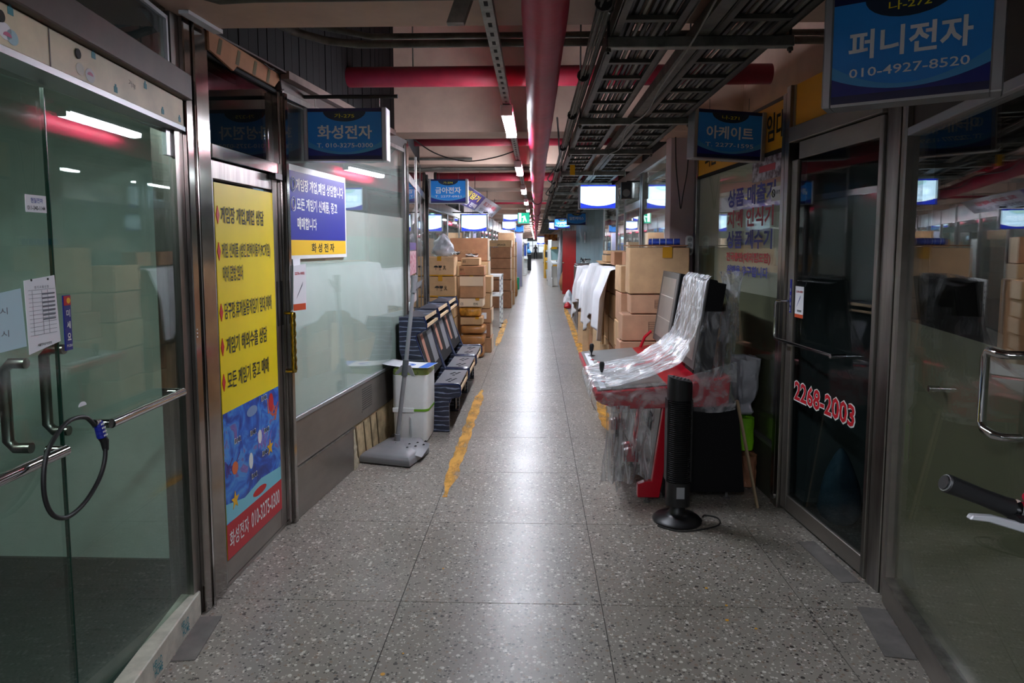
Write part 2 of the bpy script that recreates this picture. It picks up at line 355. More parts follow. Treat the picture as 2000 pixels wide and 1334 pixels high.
_fc = bpy.data.curves.new('lettering_source', 'FONT'); _fo = bpy.data.objects.new('lettering_source', _fc)
_fc.resolution_u = 2; _fc.fill_mode = 'BOTH'
_tcache = {}
def txt(parent, s, x, z, w, h, y, m, bold=.012, name='lettering', flip=False, slope=0):
    # flat lettering fitted into the rectangle (x, z, w, h) of the parent's front plane
    key = (s, bold)
    if key not in _tcache:
        _fc.body = s; _fc.offset = bold
        me = _fo.to_mesh(); vs = [tuple(v.co) for v in me.vertices]; fs = [tuple(p.vertices) for p in me.polygons]; _fo.to_mesh_clear()
        _tcache[key] = (vs, fs)
    vs, fs = _tcache[key]
    if not vs: return None
    a0 = min(v[0] for v in vs); a1 = max(v[0] for v in vs); b0 = min(v[1] for v in vs); b1 = max(v[1] for v in vs)
    sx = w / max(a1 - a0, 1e-5); sz = h / max(b1 - b0, 1e-5)
    out = []
    for v in vs:
        u = (v[0] - a0) * sx
        if flip: u = w - u
        out.append((x + u, y, z + (v[1] - b0) * sz + slope * u))
    if ' ' not in s or name != 'lettering': return MB().add(out, fs).build(name, m, parent)
    # one part per word: faces are grouped where the gap along the line is as wide as a space
    iv = sorted((min(vs[i][0] for i in f), max(vs[i][0] for i in f), k) for k, f in enumerate(fs)); groups = [[iv[0][2]]]; end = iv[0][1]
    for lo, hi, k in iv[1:]:
        if lo - end > .17: groups.append([])
        groups[-1].append(k); end = max(end, hi)
    for g in groups:
        idx = sorted({i for k in g for i in fs[k]}); mp_ = {i: q for q, i in enumerate(idx)}
        o = MB().add([out[i] for i in idx], [tuple(mp_[i] for i in fs[k]) for k in g]).build(name, m, parent)
    return o

# ------------------------------------------------------------------ floor
YEND = 86.0
floor = struct('floor', 'grey terrazzo passage floor laid in large square panels')
MB().box(-3.2, 3.2, -6, YEND, -.06, -.003).build('slab', M_GROUT, floor)
PX, PY, TS, TG = -1.4625, 2.886, .8765, .004
tile_me = None
for j in range(-5, 29):
    for i in range(4):
        if tile_me is None:
            o = MB().box(TG / 2, TS - TG / 2, TG / 2, TS - .0025 - TG / 2, -.02, 0).build('terrazzo_panel', M_TERR, floor); tile_me = o.data
        else:
            o = bpy.data.objects.new('terrazzo_panel', tile_me); COL.objects.link(o); o.parent = floor
        o.location = (PX + i * TS, PY + j * .874, 0)
o = MB().box(PX, PX + 4 * TS, PY + 29 * .874 + .002, YEND, -.02, 0).build('far_paving', M_TERR, floor); o['kind'] = 'stuff'
MB().box(-3, PX - .003, -6, YEND, -.02, -.002).build('shop_floor', M_INTG, floor)
MB().box(PX + 4 * TS + .003, 3, -6, YEND, -.02, -.002).build('shop_floor', M_INTG, floor)

def stripe(label, x0, x1, y0, y1, w, seed):
    rnd = random.Random(seed); n = max(4, int((y1 - y0) / .08)); poly = []
    for k in range(n + 1):
        t = k / n; e = min(1, t * 7 + .15) * min(1, (1 - t) * 7 + .15)
        poly.append((x0 + (x1 - x0) * t - w / 2 * e + rnd.uniform(-.008, .008), y0 + (y1 - y0) * t))
    for k in range(n, -1, -1):
        t = k / n; e = min(1, t * 7 + .15) * min(1, (1 - t) * 7 + .15)
        poly.append((x0 + (x1 - x0) * t + w / 2 * e + rnd.uniform(-.012, .012), y0 + (y1 - y0) * t))
    o = MB().prism(poly, .0004, .0016, 'z').build('floor_stripe', M_PAINT)
    return tag(o, label, 'floor marking')
stripe('worn yellow painted line on floor beside the white dehumidifier', -.56, -.575, 4.15, 7.35, .085, 1)
stripe('faded yellow painted line on floor below the white slotted-angle rack', -.6, -.62, 10.6, 14.6, .09, 2)
stripe('short yellow painted patch on floor in front of the red game tables', .62, .645, 5.75, 6.9, .09, 3)
stripe('faded yellow painted line on floor along the cloth-covered boxes', .66, .745, 8.3, 17.5, .1, 4)

for k, (x, y, r) in enumerate(((-.55, 2.37, .009), (-.5, 2.5, .004), (-.44, 3.2, .005), (.78, 3.05, .007), (.83, 2.9, .006), (.8, 2.78, .008), (.9, 2.72, .006))):
    tag(MB().lathe([(r, .0003), (r, .0012), (r * .3, .0016)], (x, y, 0), 9).build('paint_drip', mat('drip_yellow', (222, 160, 40), .5)), 'small yellow paint drip on the near terrazzo floor', 'paint drip', 'yellow paint drips')

# ------------------------------------------------------------------ ceiling, beams, outer shell
ceiling = struct('ceiling', 'dim painted concrete ceiling slab')
MB().box(-3.2, 3.2, -6, YEND, 3.3, 3.4).build('slab', M_CEIL, ceiling)
ZB = 2.45
beam_y = [(-1.6, -1.0), (1.75, 2.93), (5.59, 5.94), (7.76, 8.57), (10.9, 11.7)] + [(13.8 + 2.9 * k, 14.5 + 2.9 * k) for k in range(25)]
for k, (a, b) in enumerate(beam_y):
    def bm_fn(): return MB().box(-1.75, 1.9, a, b, ZB, 3.299)
    if k == 1:
        t = struct('trim_1', 'painted concrete ceiling beam above the nearest shop fronts')
        bm_fn().build('beam', M_BEAM, t)
        # spalled plaster patch along its left end
        mb = MB(); rnd = random.Random(5)
        def sp(u, v):
            x = -1.42 + .5 * u; y = 1.9 + .75 * v
            return (x, y, ZB - .018 * max(0, noise.noise(Vector((x * 6, y * 6, 0))) + .35) * math.sin(math.pi * u) * math.sin(math.pi * v) - .0004)
        mb.grid(sp, 24, 16).build('loose_plaster', M_CARDEDGE if False else M_BEAM, t, smooth=True)
    else:
        t = struct('trim_%d' % (k + 1), 'painted concrete ceiling beam crossing the passage'); bm_fn().build('beam', M_BEAM, t)
shell = struct('wall_back', 'end wall behind the viewpoint'); MB().box(-3.2, 3.2, -6.2, -6, 0, 3.3).build('wall', M_INTW, shell)
shell = struct('wall_front', 'pale far end wall of the passage with a bright window')
MB().box(-3.2, 3.2, YEND, YEND + .2, 0, 3.3).build('wall', M_INTW, shell)
MB().box(-1.1, 1.1, YEND - .06, YEND - .02, .75, 2.1).build('window_pane', glow('day_window', (236, 246, 255), .3), shell)
for x in (-1.1, -.35, .35, 1.1): MB().box(x - .03, x + .03, YEND - .1, YEND - .05, .7, 2.15).build('window_bar', M_ALU, shell)
for z in (.7, 1.5, 2.1): MB().box(-1.13, 1.13, YEND - .1, YEND - .05, z, z + .05).build('window_bar', M_ALU, shell)
for sx, nm in ((-1, 'wall_left_outer'), (1, 'wall_right_outer')):
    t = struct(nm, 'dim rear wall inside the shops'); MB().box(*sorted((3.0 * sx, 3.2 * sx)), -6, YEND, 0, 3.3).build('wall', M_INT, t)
    t = struct(nm.replace('outer', 'upper'), 'painted wall band above the shop fronts')
    MB().box(*sorted((1.62 * sx, 1.75 * sx)), -6, YEND, 2.44, 3.299).build('wall', M_BEAM, t)
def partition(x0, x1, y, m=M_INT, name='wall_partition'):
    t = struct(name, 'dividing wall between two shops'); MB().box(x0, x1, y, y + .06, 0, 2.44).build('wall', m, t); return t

# ------------------------------------------------------------------ left fronts
# near left: frameless pair of glass doors
A0, A1 = (-1.242, 1.3), (-1.421, 2.743); LA = dist(A0, A1)
d = struct('door_1', 'frameless double glass doors with cream header and sill at the left edge', A0, A1)
child(d, 'sill', 0, LA, -.02, .05, 0, .11, mat('scuffed_film', (198, 192, 178), .5, var=.1, vscale=14), .004)
child(d, 'header', 0, LA, -.03, .06, 2.018, 2.122, M_CREAM, .003)
child(d, 'header_edge', 0, LA, -.035, .06, 2.0, 2.0175, M_ALU)
child(d, 'header_joint', .528, .5325, -.0315, -.029, 2.02, 2.12, M_BROWNP)
child(d, 'fascia', 0, LA + .02, -.06, .06, 2.123, 2.222, M_BROWNP, .004)
child(d, 'transom_glass', 0, LA - .06, .0, .01, 2.223, 2.45, M_GLASSD)
child(d, 'transom_backing', 0, LA - .06, .03, .04, 2.223, 2.45, M_FILMG)
child(d, 'transom_trim', 0, LA - .07, -.012, 0, 2.405, 2.42, M_ALU)
child(d, 'transom_trim', LA - .085, LA - .07, -.012, 0, 2.223, 2.42, M_ALU)
# the two glass leaves stand slightly ajar, swung inward
LEAF = Matrix.Translation((LA - .03, .012, 0)) @ Matrix.Rotation(-.0943, 4, 'Z')
def leaf_y(x): return .012 + (LA - .03 - x) * .0946
def leaf_box(name, x0, x1, z0, z1, m, y0=-.006, y1=.006):     # x measured back from the hinge at the post
    return MB().box(x0, x1, y0, y1, z0, z1).move(LEAF).build(name, m, d)
SEAM = -(LA - .03 - .688) * 1.0044
leaf_box('glass_leaf', SEAM + .004, -.004, .114, 1.998, M_GLASSG); leaf_box('glass_leaf', SEAM - .62, SEAM - .004, .114, 1.998, M_GLASSG)
leaf_box('glass_edge', SEAM + .0005, SEAM + .0038, .114, 1.998, mat('glass_edge', (22, 52, 42), .2))
leaf_box('hinge_plate', -.05, -.005, 1.9, 1.998, M_ALU, -.009, .009)
def hbar(xs, y, z):   # horizontal outer pull bar with two standoffs
    h = MB().tube([(xs[0], y, z), (xs[1], y, z)], .0155, 14).move(LEAF).build('pull_bar', M_CHROME, d, smooth=True)
    for x in xs: MB().tube([(x, y, z), (x, -.006, z)], .0145, 12).move(LEAF).build('standoff', M_CHROME, h, smooth=True)
def vbar(x, y, z0, z1):
    MB().tube([(x, .006, z1), (x, y - .02, z1), (x, y, z1 - .02), (x, y, z0 + .02), (x, y - .02, z0), (x, .006, z0)], .015, 12).move(LEAF).build('inner_handle', M_STEEL, d, smooth=True)
hbar((SEAM + .15, SEAM + .63), -.06, .985); hbar((SEAM - .58, SEAM - .075), -.06, .965)
vbar(SEAM + .045, .07, .99, 1.24); vbar(SEAM - .12, .07, .985, 1.225)
# protective-film marks and round covers on the header, prints on the sill
for x, z in ((.33, 2.085), (.67, 2.09)): MB().tube([(x, -.03, z), (x, -.034, z)], .014, 16).build('screw_cover', M_INK, d)
M_TEALINK = mat('ink_teal', (70, 140, 150), .6)
for x, z in ((.36, 2.1), (.75, 2.1), (.88, 2.03), (1.1, 2.09), (1.24, 2.03), (1.4, 2.03)):
    MB().box(x, x + .022, -.0312, -.0305, z, z + .018).box(x + .006, x + .016, -.0312, -.0305, z + .018, z + .026).build('film_print', M_TEALINK, d)
for x, s in ((.98, 'HELLO HOME'), (1.24, 'HELLO HOME')):
    txt(d, 'HELLO', x, .055, .075, .03, -.0206, M_TEALINK, .02, 'film_print', slope=-.12); txt(d, 'HOME', x + .01, .022, .07, .03, -.0206, M_TEALINK, .02, 'film_print', slope=-.12)
txt(d, '거부', .985, 2.075, .05, .02, -.0306, M_INK, .0, 'handwriting', slope=-.2)
for x, z, r, m in ((.345, 2.055, .02, M_PAPER), (.372, 2.048, .018, M_PAPERB), (.68, 2.05, .017, M_OFFW), (.735, 2.045, .02, M_PAPER)):
    MB().prism([(x + r * math.cos(a) * 1.3, z + r * math.sin(a)) for a in (i * math.pi / 8 for i in range(16))], -.0315, -.0305, 'y').build('sticker', m, d)
for x in (.352, .735): MB().prism([(x + .016 * math.cos(a), 2.045 + .01 * math.sin(a)) for a in (i * math.pi / 8 for i in range(9))], -.0325, -.0316, 'y').build('sticker_arc', mat('sticker_pink', (190, 90, 130), .5), d)
child(d, 'floor_strip', LA - .33, LA - .02, -.11, -.022, .0005, .004, mat('cement_patch', (112, 108, 104), .7, var=.12, vscale=9))
partition(-3, -1.47, 2.97, mat('party_wall_green', (190, 205, 196), .7, var=.04), 'wall_partition')
o = struct('baseboard_left', 'dark baseboard inside the first left shop'); MB().box(-3, -1.47, 2.955, 2.969, 0, .14).build('board', mat('base_green', (52, 66, 60), .6), o)

# posts between the first doors and the poster door
t = struct('trim_40', 'polished stainless corner post between the first glass doors and the poster door', (-1.386, 2.76), (-1.375, 2.945))
child(t, 'face', .0, .06, 0, .12, 0, 2.45, M_STEELM, .004); child(t, 'face', .064, .19, .006, .12, 0, 2.45, M_STEELM, .004)
MB().tube([(.062, -.004, 0), (.062, -.004, 2.45)], .006, 8).build('bead', M_STEELM, t, smooth=True)
child(t, 'side_jamb', -.055, -.002, .02, .12, 0, 2.45, M_STEEL)
child(t, 'ceiling_seal', -.06, .2, -.06, -.02, 2.436, 2.452, mat('white_tape', (196, 200, 204), .5))
for z in (1.19, 1.205, 1.175): MB().box(.012, .017, -.0015, 0, z, z + .006).build('paint_speck', M_WHITE, t)

# poster door
B0, B1 = (-1.406, 2.95), (-1.389, 3.72); LB = dist(B0, B1)
d = struct('door_2', 'stainless framed door carrying a yellow poster', B0, B1)
child(d, 'stile', 0, .035, -.012, .05, .02, 1.92, M_STEEL, .003); child(d, 'stile', LB - .1, LB - .03, -.012, .05, .02, 1.92, M_STEEL, .003)
child(d, 'bottom_rail', .035, LB - .1, -.01, .05, .02, .12, M_STEELD, .003); child(d, 'top_rail', .035, LB - .1, -.01, .05, 1.84, 1.92, M_STEEL, .003)
child(d, 'door_panel', .035, LB - .1, .01, .03, .12, 1.84, M_GLASSD)
child(d, 'jamb', LB - .028, LB, -.03, .06, 0, 2.36, M_STEELM, .003); child(d, 'gap', LB - .03, LB - .028, .0, .05, 0, 1.93, M_DARK)
child(d, 'head_bar', 0, LB, -.03, .05, 1.925, 1.985, M_STEELM, .003)
child(d, 'door_closer', LB - .14, LB - .05, -.05, -.012, 1.895, 1.925, M_BLACK)
child(d, 'transom_glass', 0, LB - .03, .0, .01, 1.986, 2.355, M_GLASSD); child(d, 'transom_backing', 0, LB - .03, .12, .13, 1.986, 2.355, M_INT)
child(d, 'transom_sill', 0, LB, -.015, .03, 2.355, 2.372, M_DARK)
child(d, 'threshold', 0, LB, -.012, .06, 0, .018, M_STEELD)
child(d, 'lock_plate', LB - .075, LB - .045, -.016, -.012, 1.12, 1.36, mat('lock_dark', (44, 42, 44), .4))
h = MB().tube([(LB - .02, -.075, .86), (LB - .02, -.075, 1.19)], [.009] * 2, 12).build('pull_handle', M_BRASS, d, smooth=True)
prof = [(.011 + .005 * abs(math.sin(k * .9)), .86 + .33 * k / 24) for k in range(25)]
MB().lathe(prof, (LB - .02, -.075, 0), 14).build('turned_grip', M_BRASS, h, smooth=True)
for z in (.865, 1.185): MB().tube([(LB - .02, -.075, z), (LB - .02, -.012, z)], .008, 10).build('standoff', M_BRASS, h, smooth=True)
# poster on the door
p = thing('poster', 'tall yellow game hall poster with an underwater picture and red phone strip', 'poster', onwall(B0, B1, .036, -.0135, .125), ang(B0, B1))
PW, PH = LB - .137, 1.7
child(p, 'sheet', 0, PW, 0, .002, 0, PH, M_YEL)
child(p, 'picture', 0, PW, -.001, 0, .165, .675, M_REEF); 
child(p, 'phone_strip', 0, PW, -.0015, 0, 0, .165, M_RED)
MB().prism([(0, .17), (PW, .135), (PW, .235), (PW * .6, .255), (PW * .3, .225), (0, .26)], -.0012, 0, 'y').build('surf_band', mat('surf', (120, 196, 214), .4), p)
txt(p, '화성전자', .02, .045, .2, .08, -.003, M_WHITE, .012); txt(p, '010-3275-0300', .25, .045, .35, .08, -.003, M_WHITE, .012)
M_PRED = mat('poster_red', (200, 30, 30), .5)
for s, x, z, w, h2 in (('게임장 개업,폐업 상담', .05, 1.52, .46, .08), ('게임 신제품 (성인,전체이용가,PC게임)', .05, 1.36, .53, .078), ('매매,덥방,임대', .052, 1.26, .2, .076),
                       ('당구장,휴게실용게임기 임대,매매', .055, 1.09, .52, .082), ('게임기 해외수출 상담', .06, .935, .445, .08), ('모든 게임기 중고 매매', .06, .775, .455, .08)):
    txt(p, s, x, z, w, h2, -.002, M_INK, .014)
for z in (1.56, 1.4, 1.13, .975, .815): MB().prism([(.008, z), (.023, z + .04), (.038, z), (.023, z - .04)], -.0025, -.0005, 'y').build('diamond', M_PRED, p)
rnd = random.Random(3)
for k, (x, z) in enumerate(((.1, .51), (.27, .5), (.41, .64), (.43, .47), (.27, .285), (.4, .36))):
    txt(p, 'BAR', x, z, .07, .028, -.003, M_WHITE, .03, 'print_word')
    txt(p, 'BAR', x + .004, z + .004, .062, .02, -.0036, M_INK, .01, 'print_word')
for x, z, m in ((.09, .25, M_ARCY), (.5, .38, M_ARCY)):
    MB().prism([(x + (.045 if i % 2 == 0 else .018) * math.cos(math.pi / 2 + i * math.pi / 5) * .9, z + (.045 if i % 2 == 0 else .018) * math.sin(math.pi / 2 + i * math.pi / 5)) for i in range(10)], -.0028, -.001, 'y').build('starfish', m, p)
for x, z, rx, rz, m in ((.27, .38, .022, .04, M_WHITE), (.3, .62, .06, .025, mat('fish_grey', (120, 150, 190), .4)), (.53, .61, .03, .05, M_PRED), (.38, .47, .022, .035, M_WHITE), (.1, .4, .03, .03, mat('fish_orange', (220, 110, 60), .4)), (.36, .2, .08, .02, M_PRED)):
    MB().prism([(x + rx * math.cos(a), z + rz * math.sin(a)) for a in (i * math.pi / 8 for i in range(16))] , -.0022, -.001, 'y').build('fish', m, p)
rnd = random.Random(9)
for x, z, n, m in ((.42, .42, 22, mat('coral_lilac', (150, 120, 200), .5)), (.04, .4, 14, mat('coral_violet', (90, 70, 150), .5)), (.55, .53, 12, mat('coral_orange', (226, 110, 70), .5))):
    mb = MB()
    for k in range(n):
        a = R(rnd.uniform(20, 160)); L = rnd.uniform(.03, .08); bx = x + rnd.uniform(-.06, .06); bz = z + rnd.uniform(-.03, .03)
        if bx > PW - .03 : bx = PW - .05
        if bx < .02: bx = .03
        ex = min(max(bx + L * math.cos(a), .005), PW - .005)
        mb.prism([(bx - .005, bz), (bx + .005, bz), (ex + .004, bz + L * math.sin(a)), (ex - .004, bz + L * math.sin(a))], -.0021, -.001, 'y')
    mb.build('coral', m, p)
# cardboard strip above the transom and leaflets by the lock
c = thing('cardboard_strip', 'brown cardboard strip taped over the door transom under the beam', 'cardboard', onwall(B0, B1, .0, -.03, 2.372), ang(B0, B1))
MB().prism([(0, 0), (.22, -.035), (.26, -.004), (LB - .08, .0), (LB - .02, .045), (LB + .03, .05), (LB + .02, .085), (0, .078)], -.005, .005, 'y').build('board', M_CARD[3], c)
for x in (.06, .24, .42, .58): MB().prism([(x, .0), (x + .035, .0), (x + .06, .07), (x + .03, .07)], -.0062, -.0052, 'y').build('tape', mat('tape_green', (84, 76, 46), .3), c)

# shop 275 front
C0, C1 = (-1.355, 3.72), (-1.115, 6.03); LC = dist(C0, C1)
w = struct('window_1', 'shop front with frosted film, stainless kick panels and mirror posts', C0, C1)
child(w, 'corner_post', 0, .035, -.02, .06, 0, 2.36, M_STEELM, .003)
child(w, 'kick_panel', .035, LC - .06, 0, .03, .3, .565, M_STEELD, .003); child(w, 'kick_panel', .035, .96, -.006, .03, .0, .292, M_STEELD, .003)
child(w, 'kick_trim', .035, LC - .06, -.01, .03, .565, .59, M_ALU, .003)
child(w, 'kick_trim', .035, .96, -.012, .0, .29, .299, M_STEEL)
child(w, 'wall_core', .04, LC - .06, .031, .06, 0, .58, M_DARK)
child(w, 'torn_board', .95, LC - .06, .012, .03, .0, .299, mat('bare_board', (180, 160, 124), .8, var=.2, vscale=9, rgb2=None))
for k, x in enumerate((1.06, 1.22, 1.36, 1.5)):
    MB().prism([(x, .02), (x + .02, .02), (x - .03, .28), (x - .05, .28)], .009, .012, 'y').build('glue_trace', mat('glue_brown', (90, 76, 52), .7), w)
MB().prism([(.93, 0), (1.0, .0), (1.02, .05), (.98, .09), (.99, .15), (.96, .2), (.955, .29), (.93, .29)], -.009, .012, 'y').build('torn_edge', mat('torn_paper', (176, 166, 142), .8, var=.2, vscale=20), w)
MB().box(1.12, 1.34, -.0035, -.0005, .36, .37).build('vent_lip', M_STEELD, w)
for k in range(10): MB().box(1.13, 1.33, -.0022, -.0004, .376 + k * .016, .380 + k * .016).build('vent_slot', mat('vent_dark', (52, 50, 48), .6), w)
child(w, 'glass_pane', .035, LC - .1, .0, .008, .59, 2.34, M_GLASS)
child(w, 'film', .035, LC - .1, .012, .014, .59, 1.615, M_FILMM)
child(w, 'film_band', .035, LC - .1, .0115, .0135, 1.615, 1.786, M_FILMW)
child(w, 'dark_blind', .035, LC - .1, .03, .034, 1.786, 2.34, mat('blind_grey', (92, 96, 96), .5, var=.06, vscale=1.2))
child(w, 'post', LC - .1, LC - .07, -.012, .05, 0, 2.4, M_STEEL, .003); child(w, 'post', LC - .068, LC, -.02, .06, 0, 2.42, M_STEELM, .003)
child(w, 'top_rail', 0, LC - .07, -.01, .05, 2.34, 2.37, M_STEEL)
child(w, 'fascia', 0, LC, -.004, .03, 2.37, 2.452, M_BROWNP)
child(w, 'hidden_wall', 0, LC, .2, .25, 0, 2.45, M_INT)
sb = thing('sign_board', 'blue and yellow notice board about game hall consulting on the frosted window', 'sign', onwall(C0, C1, .03, -.012, 1.475), ang(C0, C1))
child(sb, 'board', 0, .835, 0, .012, 0, .52, M_WHITE, .002)
child(sb, 'blue_field', .02, .815, -.001, 0, .107, .485, M_NAVY); child(sb, 'yellow_field', .02, .815, -.001, 0, .022, .107, M_YEL2)
for s, x, z, w2, h2 in (('게임장 개업,폐업 상담합니다', .095, .375, .69, .075), ('모든 게임기 신제품, 중고', .1, .268, .58, .075), ('매매합니다', .1, .165, .26, .07)):
    txt(sb, s, x, z, w2, h2, -.002, M_WHITE, .022)
for z in (.412, .305):
    for r in (.034, .022):
        MB().tube([(.057 + r * .8 * math.cos(a), -.002, z + r * 1.15 * math.sin(a)) for a in (i * math.pi / 10 for i in range(21))], .0022, 5).build('ring_mark', M_WHITE, sb)
txt(sb, '화 성 전 자', .28, .035, .34, .055, -.002, M_INK, .02)
lf = thing('leaflet', 'paper price leaflet with red print tucked beside the brass handle', 'leaflet', onwall(C0, C1, .03, -.03, 1.2), ang(C0, C1) - .25)
MB().prism([(-.01, 0), (.1, -.01), (.105, .25), (0, .24)], 0, .0015, 'y').build('sheet', M_PAPER, lf)
txt(lf, '2276-1002', .01, .19, .08, .016, -.001, M_RED, .02); child(lf, 'red_band', -.008, .095, -.001, 0, -.006, .03, mat('orange_print', (206, 80, 40), .5))
MB().prism([(.02, .06), (.07, .13), (.075, .15), (.03, .08)], -.001, 0, 'y').build('sketch', M_INKG, lf)
lf = thing('leaflet', 'blank back of a white paper slip behind the red printed leaflet', 'leaflet', onwall(C0, C1, .075, -.012, 1.235), ang(C0, C1))
MB().prism([(0, 0), (.085, .0), (.08, .255), (-.01, .25)], 0, .001, 'y').build('sheet', M_PAPER, lf)

# dark planks above the 275 front
pw = struct('wall_left_planks', 'dark vertical plank cladding above the left shop front', (-1.385, 2.94), (-1.125, 5.58))
LP = dist((-1.385, 2.94), (-1.125, 5.58)); n = 29; pm = None
MB().box(0, LP, .03, .05, 2.45, 3.298).build('backing', M_DARK, pw)
for k in range(n):
    if pm is None:
        o = MB().box(.003, LP / n - .003, .0, .029, 2.452, 3.297).build('plank', M_SLAT, pw); pm = o.data
    else:
        o = bpy.data.objects.new('plank', pm); COL.objects.link(o); o.parent = pw
    o.location = (k * LP / n, random.uniform(-.002, .002), 0)
w = struct('trim_41', 'plaster ledge under the dark planks', (-1.385, 2.95), (-1.13, 5.58)); child(w, 'ledge', .75, LP, -.015, .03, 2.425, 2.465, mat('ledge_brown', (104, 84, 76), .7, var=.15)); child(w, 'ledge', 0, .74, -.004, .03, 2.452, 2.46, M_BROWNP)

# next front: polished posts and posters, running back from the passage
D0, D1 = (-1.115, 6.04), (-1.4, 8.86); LD = dist(D0, D1)
w = struct('window_2', 'shop front with polished posts and taped-up flyers behind glass', D0, D1)
child(w, 'post', 0, .07, -.01, .06, 0, 2.45, M_STEELM, .004); child(w, 'post', 1.05, 1.13, -.01, .06, 0, 2.45, M_STEEL, .004); child(w, 'post', LD - .25, LD, -.01, .06, 0, 2.45, M_STEELM, .004); child(w, 'post', 1.75, 1.8, -.005, .06, 0, 2.45, M_STEEL)
child(w, 'header', .07, LD - .25, -.005, .04, 2.12, 2.19, M_STEEL); child(w, 'kick_panel', .07, LD - .25, 0, .03, 0, .5, M_STEELD)
child(w, 'glass_pane', .07, 1.05, .0, .008, .5, 2.12, M_GLASS); child(w, 'glass_pane', 1.13, LD - .25, .0, .008, .5, 2.12, M_GLASS); child(w, 'glass_pane', .07, LD - .25, .0, .008, 2.19, 2.45, M_GLASSD)
child(w, 'backing', .05, LD, .06, .08, .4, 2.45, M_FILMG); child(w, 'film', .07, 1.05, .012, .014, .5, 1.0, M_FILMT)
child(w, 'door_pull', LD - .3, LD - .285, -.05, -.035, .95, 1.3, M_CHROME)
MB().box(0, LD, .0, .03, 2.452, 3.29).build('dark_board', M_SLAT, w)
for lab, x, wd, z0, z1, m in (('white and crimson flyer behind glass above the dust-free cabinets', .15, .8, 1.28, 1.5, mat('flyer_red', (196, 170, 176), .5, rgb2=(150, 40, 70), vscale=22)),
                             ('black and pink list flyer behind glass under the crimson flyer', .15, .8, 1.0, 1.26, mat('flyer_pink', (206, 196, 190), .5, rgb2=(120, 84, 80), vscale=26)),
                             ('violet strip notice behind glass above the crimson flyer', .15, .8, 1.51, 1.58, mat('flyer_violet', (60, 40, 110), .5))):
    o = tag(MB().box(0, wd, 0, .002, 0, z1 - z0).build('flyer', m), lab.replace('dust-free cabinets', 'navy game cabinets'), 'flyer'); o.location = onwall(D0, D1, x, -.004, z0); o.rotation_euler[2] = ang(D0, D1)
partition(-3, -1.36, 8.78)

def shop_lamp(label, x, y, z=2.36, ln=1.1):
    t = thing('shop_lamp', label, 'lamp', (x, y, z))
    child(t, 'housing', -.06, .06, -ln / 2, ln / 2, .02, .06, M_WHITE); child(t, 'tube', -.03, .03, -ln / 2 + .02, ln / 2 - .02, 0, .019, M_SHOPL)
def shelf_unit(label, x0, x1, y0, y1, h, n, m, rz=0):
    t = thing('shelf_unit', label, 'shelf', (x0, y0, 0), rz); dx, dy = x1 - x0, y1 - y0
    for a in (0, dx - .03):
        for b in (0, dy - .03): child(t, 'upright', a, a + .03, b, b + .03, 0, h, m)
    for k in range(n): child(t, 'shelf_board', 0, dx, 0, dy, .1 + (h - .14) * k / (n - 1), .13 + (h - .14) * k / (n - 1), m)
    return t
t = thing('shop_lamp', 'added unseen fill lamp inside the first left shop', 'lamp', (-2.3, .9, 2.36)); child(t, 'housing', -.06, .06, -.5, .5, .02, .06, M_WHITE); child(t, 'tube', -.03, .03, -.48, .48, 0, .019, glow('dim_lamp', (228, 240, 236), 26.0))  # out-of-view lamp added to brighten the wall behind the glass doors
# open bright shop 274
E0, E1 = (-1.45, 8.92), (-1.45, 14.1); LE = dist(E0, E1)
w = struct('window_3', 'bright shop front with clear glass and slim steel posts', E0, E1)
for x in (0, 2.45, 4.2, LE - .1): child(w, 'post', x, x + .08, -.01, .06, 0, 2.45, M_STEEL, .003)
child(w, 'header', 0, LE, -.02, .05, 2.06, 2.2, M_STEEL, .004); child(w, 'kick_panel', 0, LE, 0, .03, 0, .5, M_STEELD)
for a, b in ((.08, 2.45), (2.53, 4.2), (4.28, LE - .1)): child(w, 'glass_pane', a, b, 0, .008, .5, 2.06, M_GLASS)
child(w, 'backing', 0, LE, .04, .06, 2.2, 2.45, M_INT)
child(w, 'board_above', 0, LE, .0, .03, 2.452, 3.29, M_CEIL)
t = struct('wall_shop_left', 'pale inner walls of the bright left shop'); MB().box(-2.98, -2.92, 8.85, 14.3, 0, 2.45).box(-2.92, -1.47, 14.24, 14.3, 0, 2.45).box(-2.92, -1.5, 8.86, 8.9, 0, 2.45).build('wall', M_INTW, t)
MB().box(-2.98, -1.5, 8.85, 14.3, 2.452, 2.47).build('shop_ceiling', M_INTW, t)
shop_lamp('near ceiling lamp inside the bright left shop', -2.2, 10.2); shop_lamp('far ceiling lamp inside the bright left shop', -2.2, 12.4)
shelf_unit('white shelf unit at the back of the bright left shop', -2.9, -2.5, 10.6, 12.9, 1.9, 5, M_WHITE)
for k in range(9):
    b = tag(MB().box(-.13, .13, -.1, .1, 0, .22 + .03 * (k % 3)).build('carton', M_CARD[k % 4], bevel=.005), 'carton on the white shelf inside the bright left shop', 'box', 'cartons inside the left shop'); b.location = (-2.7, 10.85 + (k % 5) * .42, (.571, 1.011)[k // 5]); b['label'] = '%s carton on the %s board of the white shelf in the left shop' % (['nearest', 'second', 'third', 'fourth', 'fifth'][k % 5], ['lower', 'upper'][k // 5])

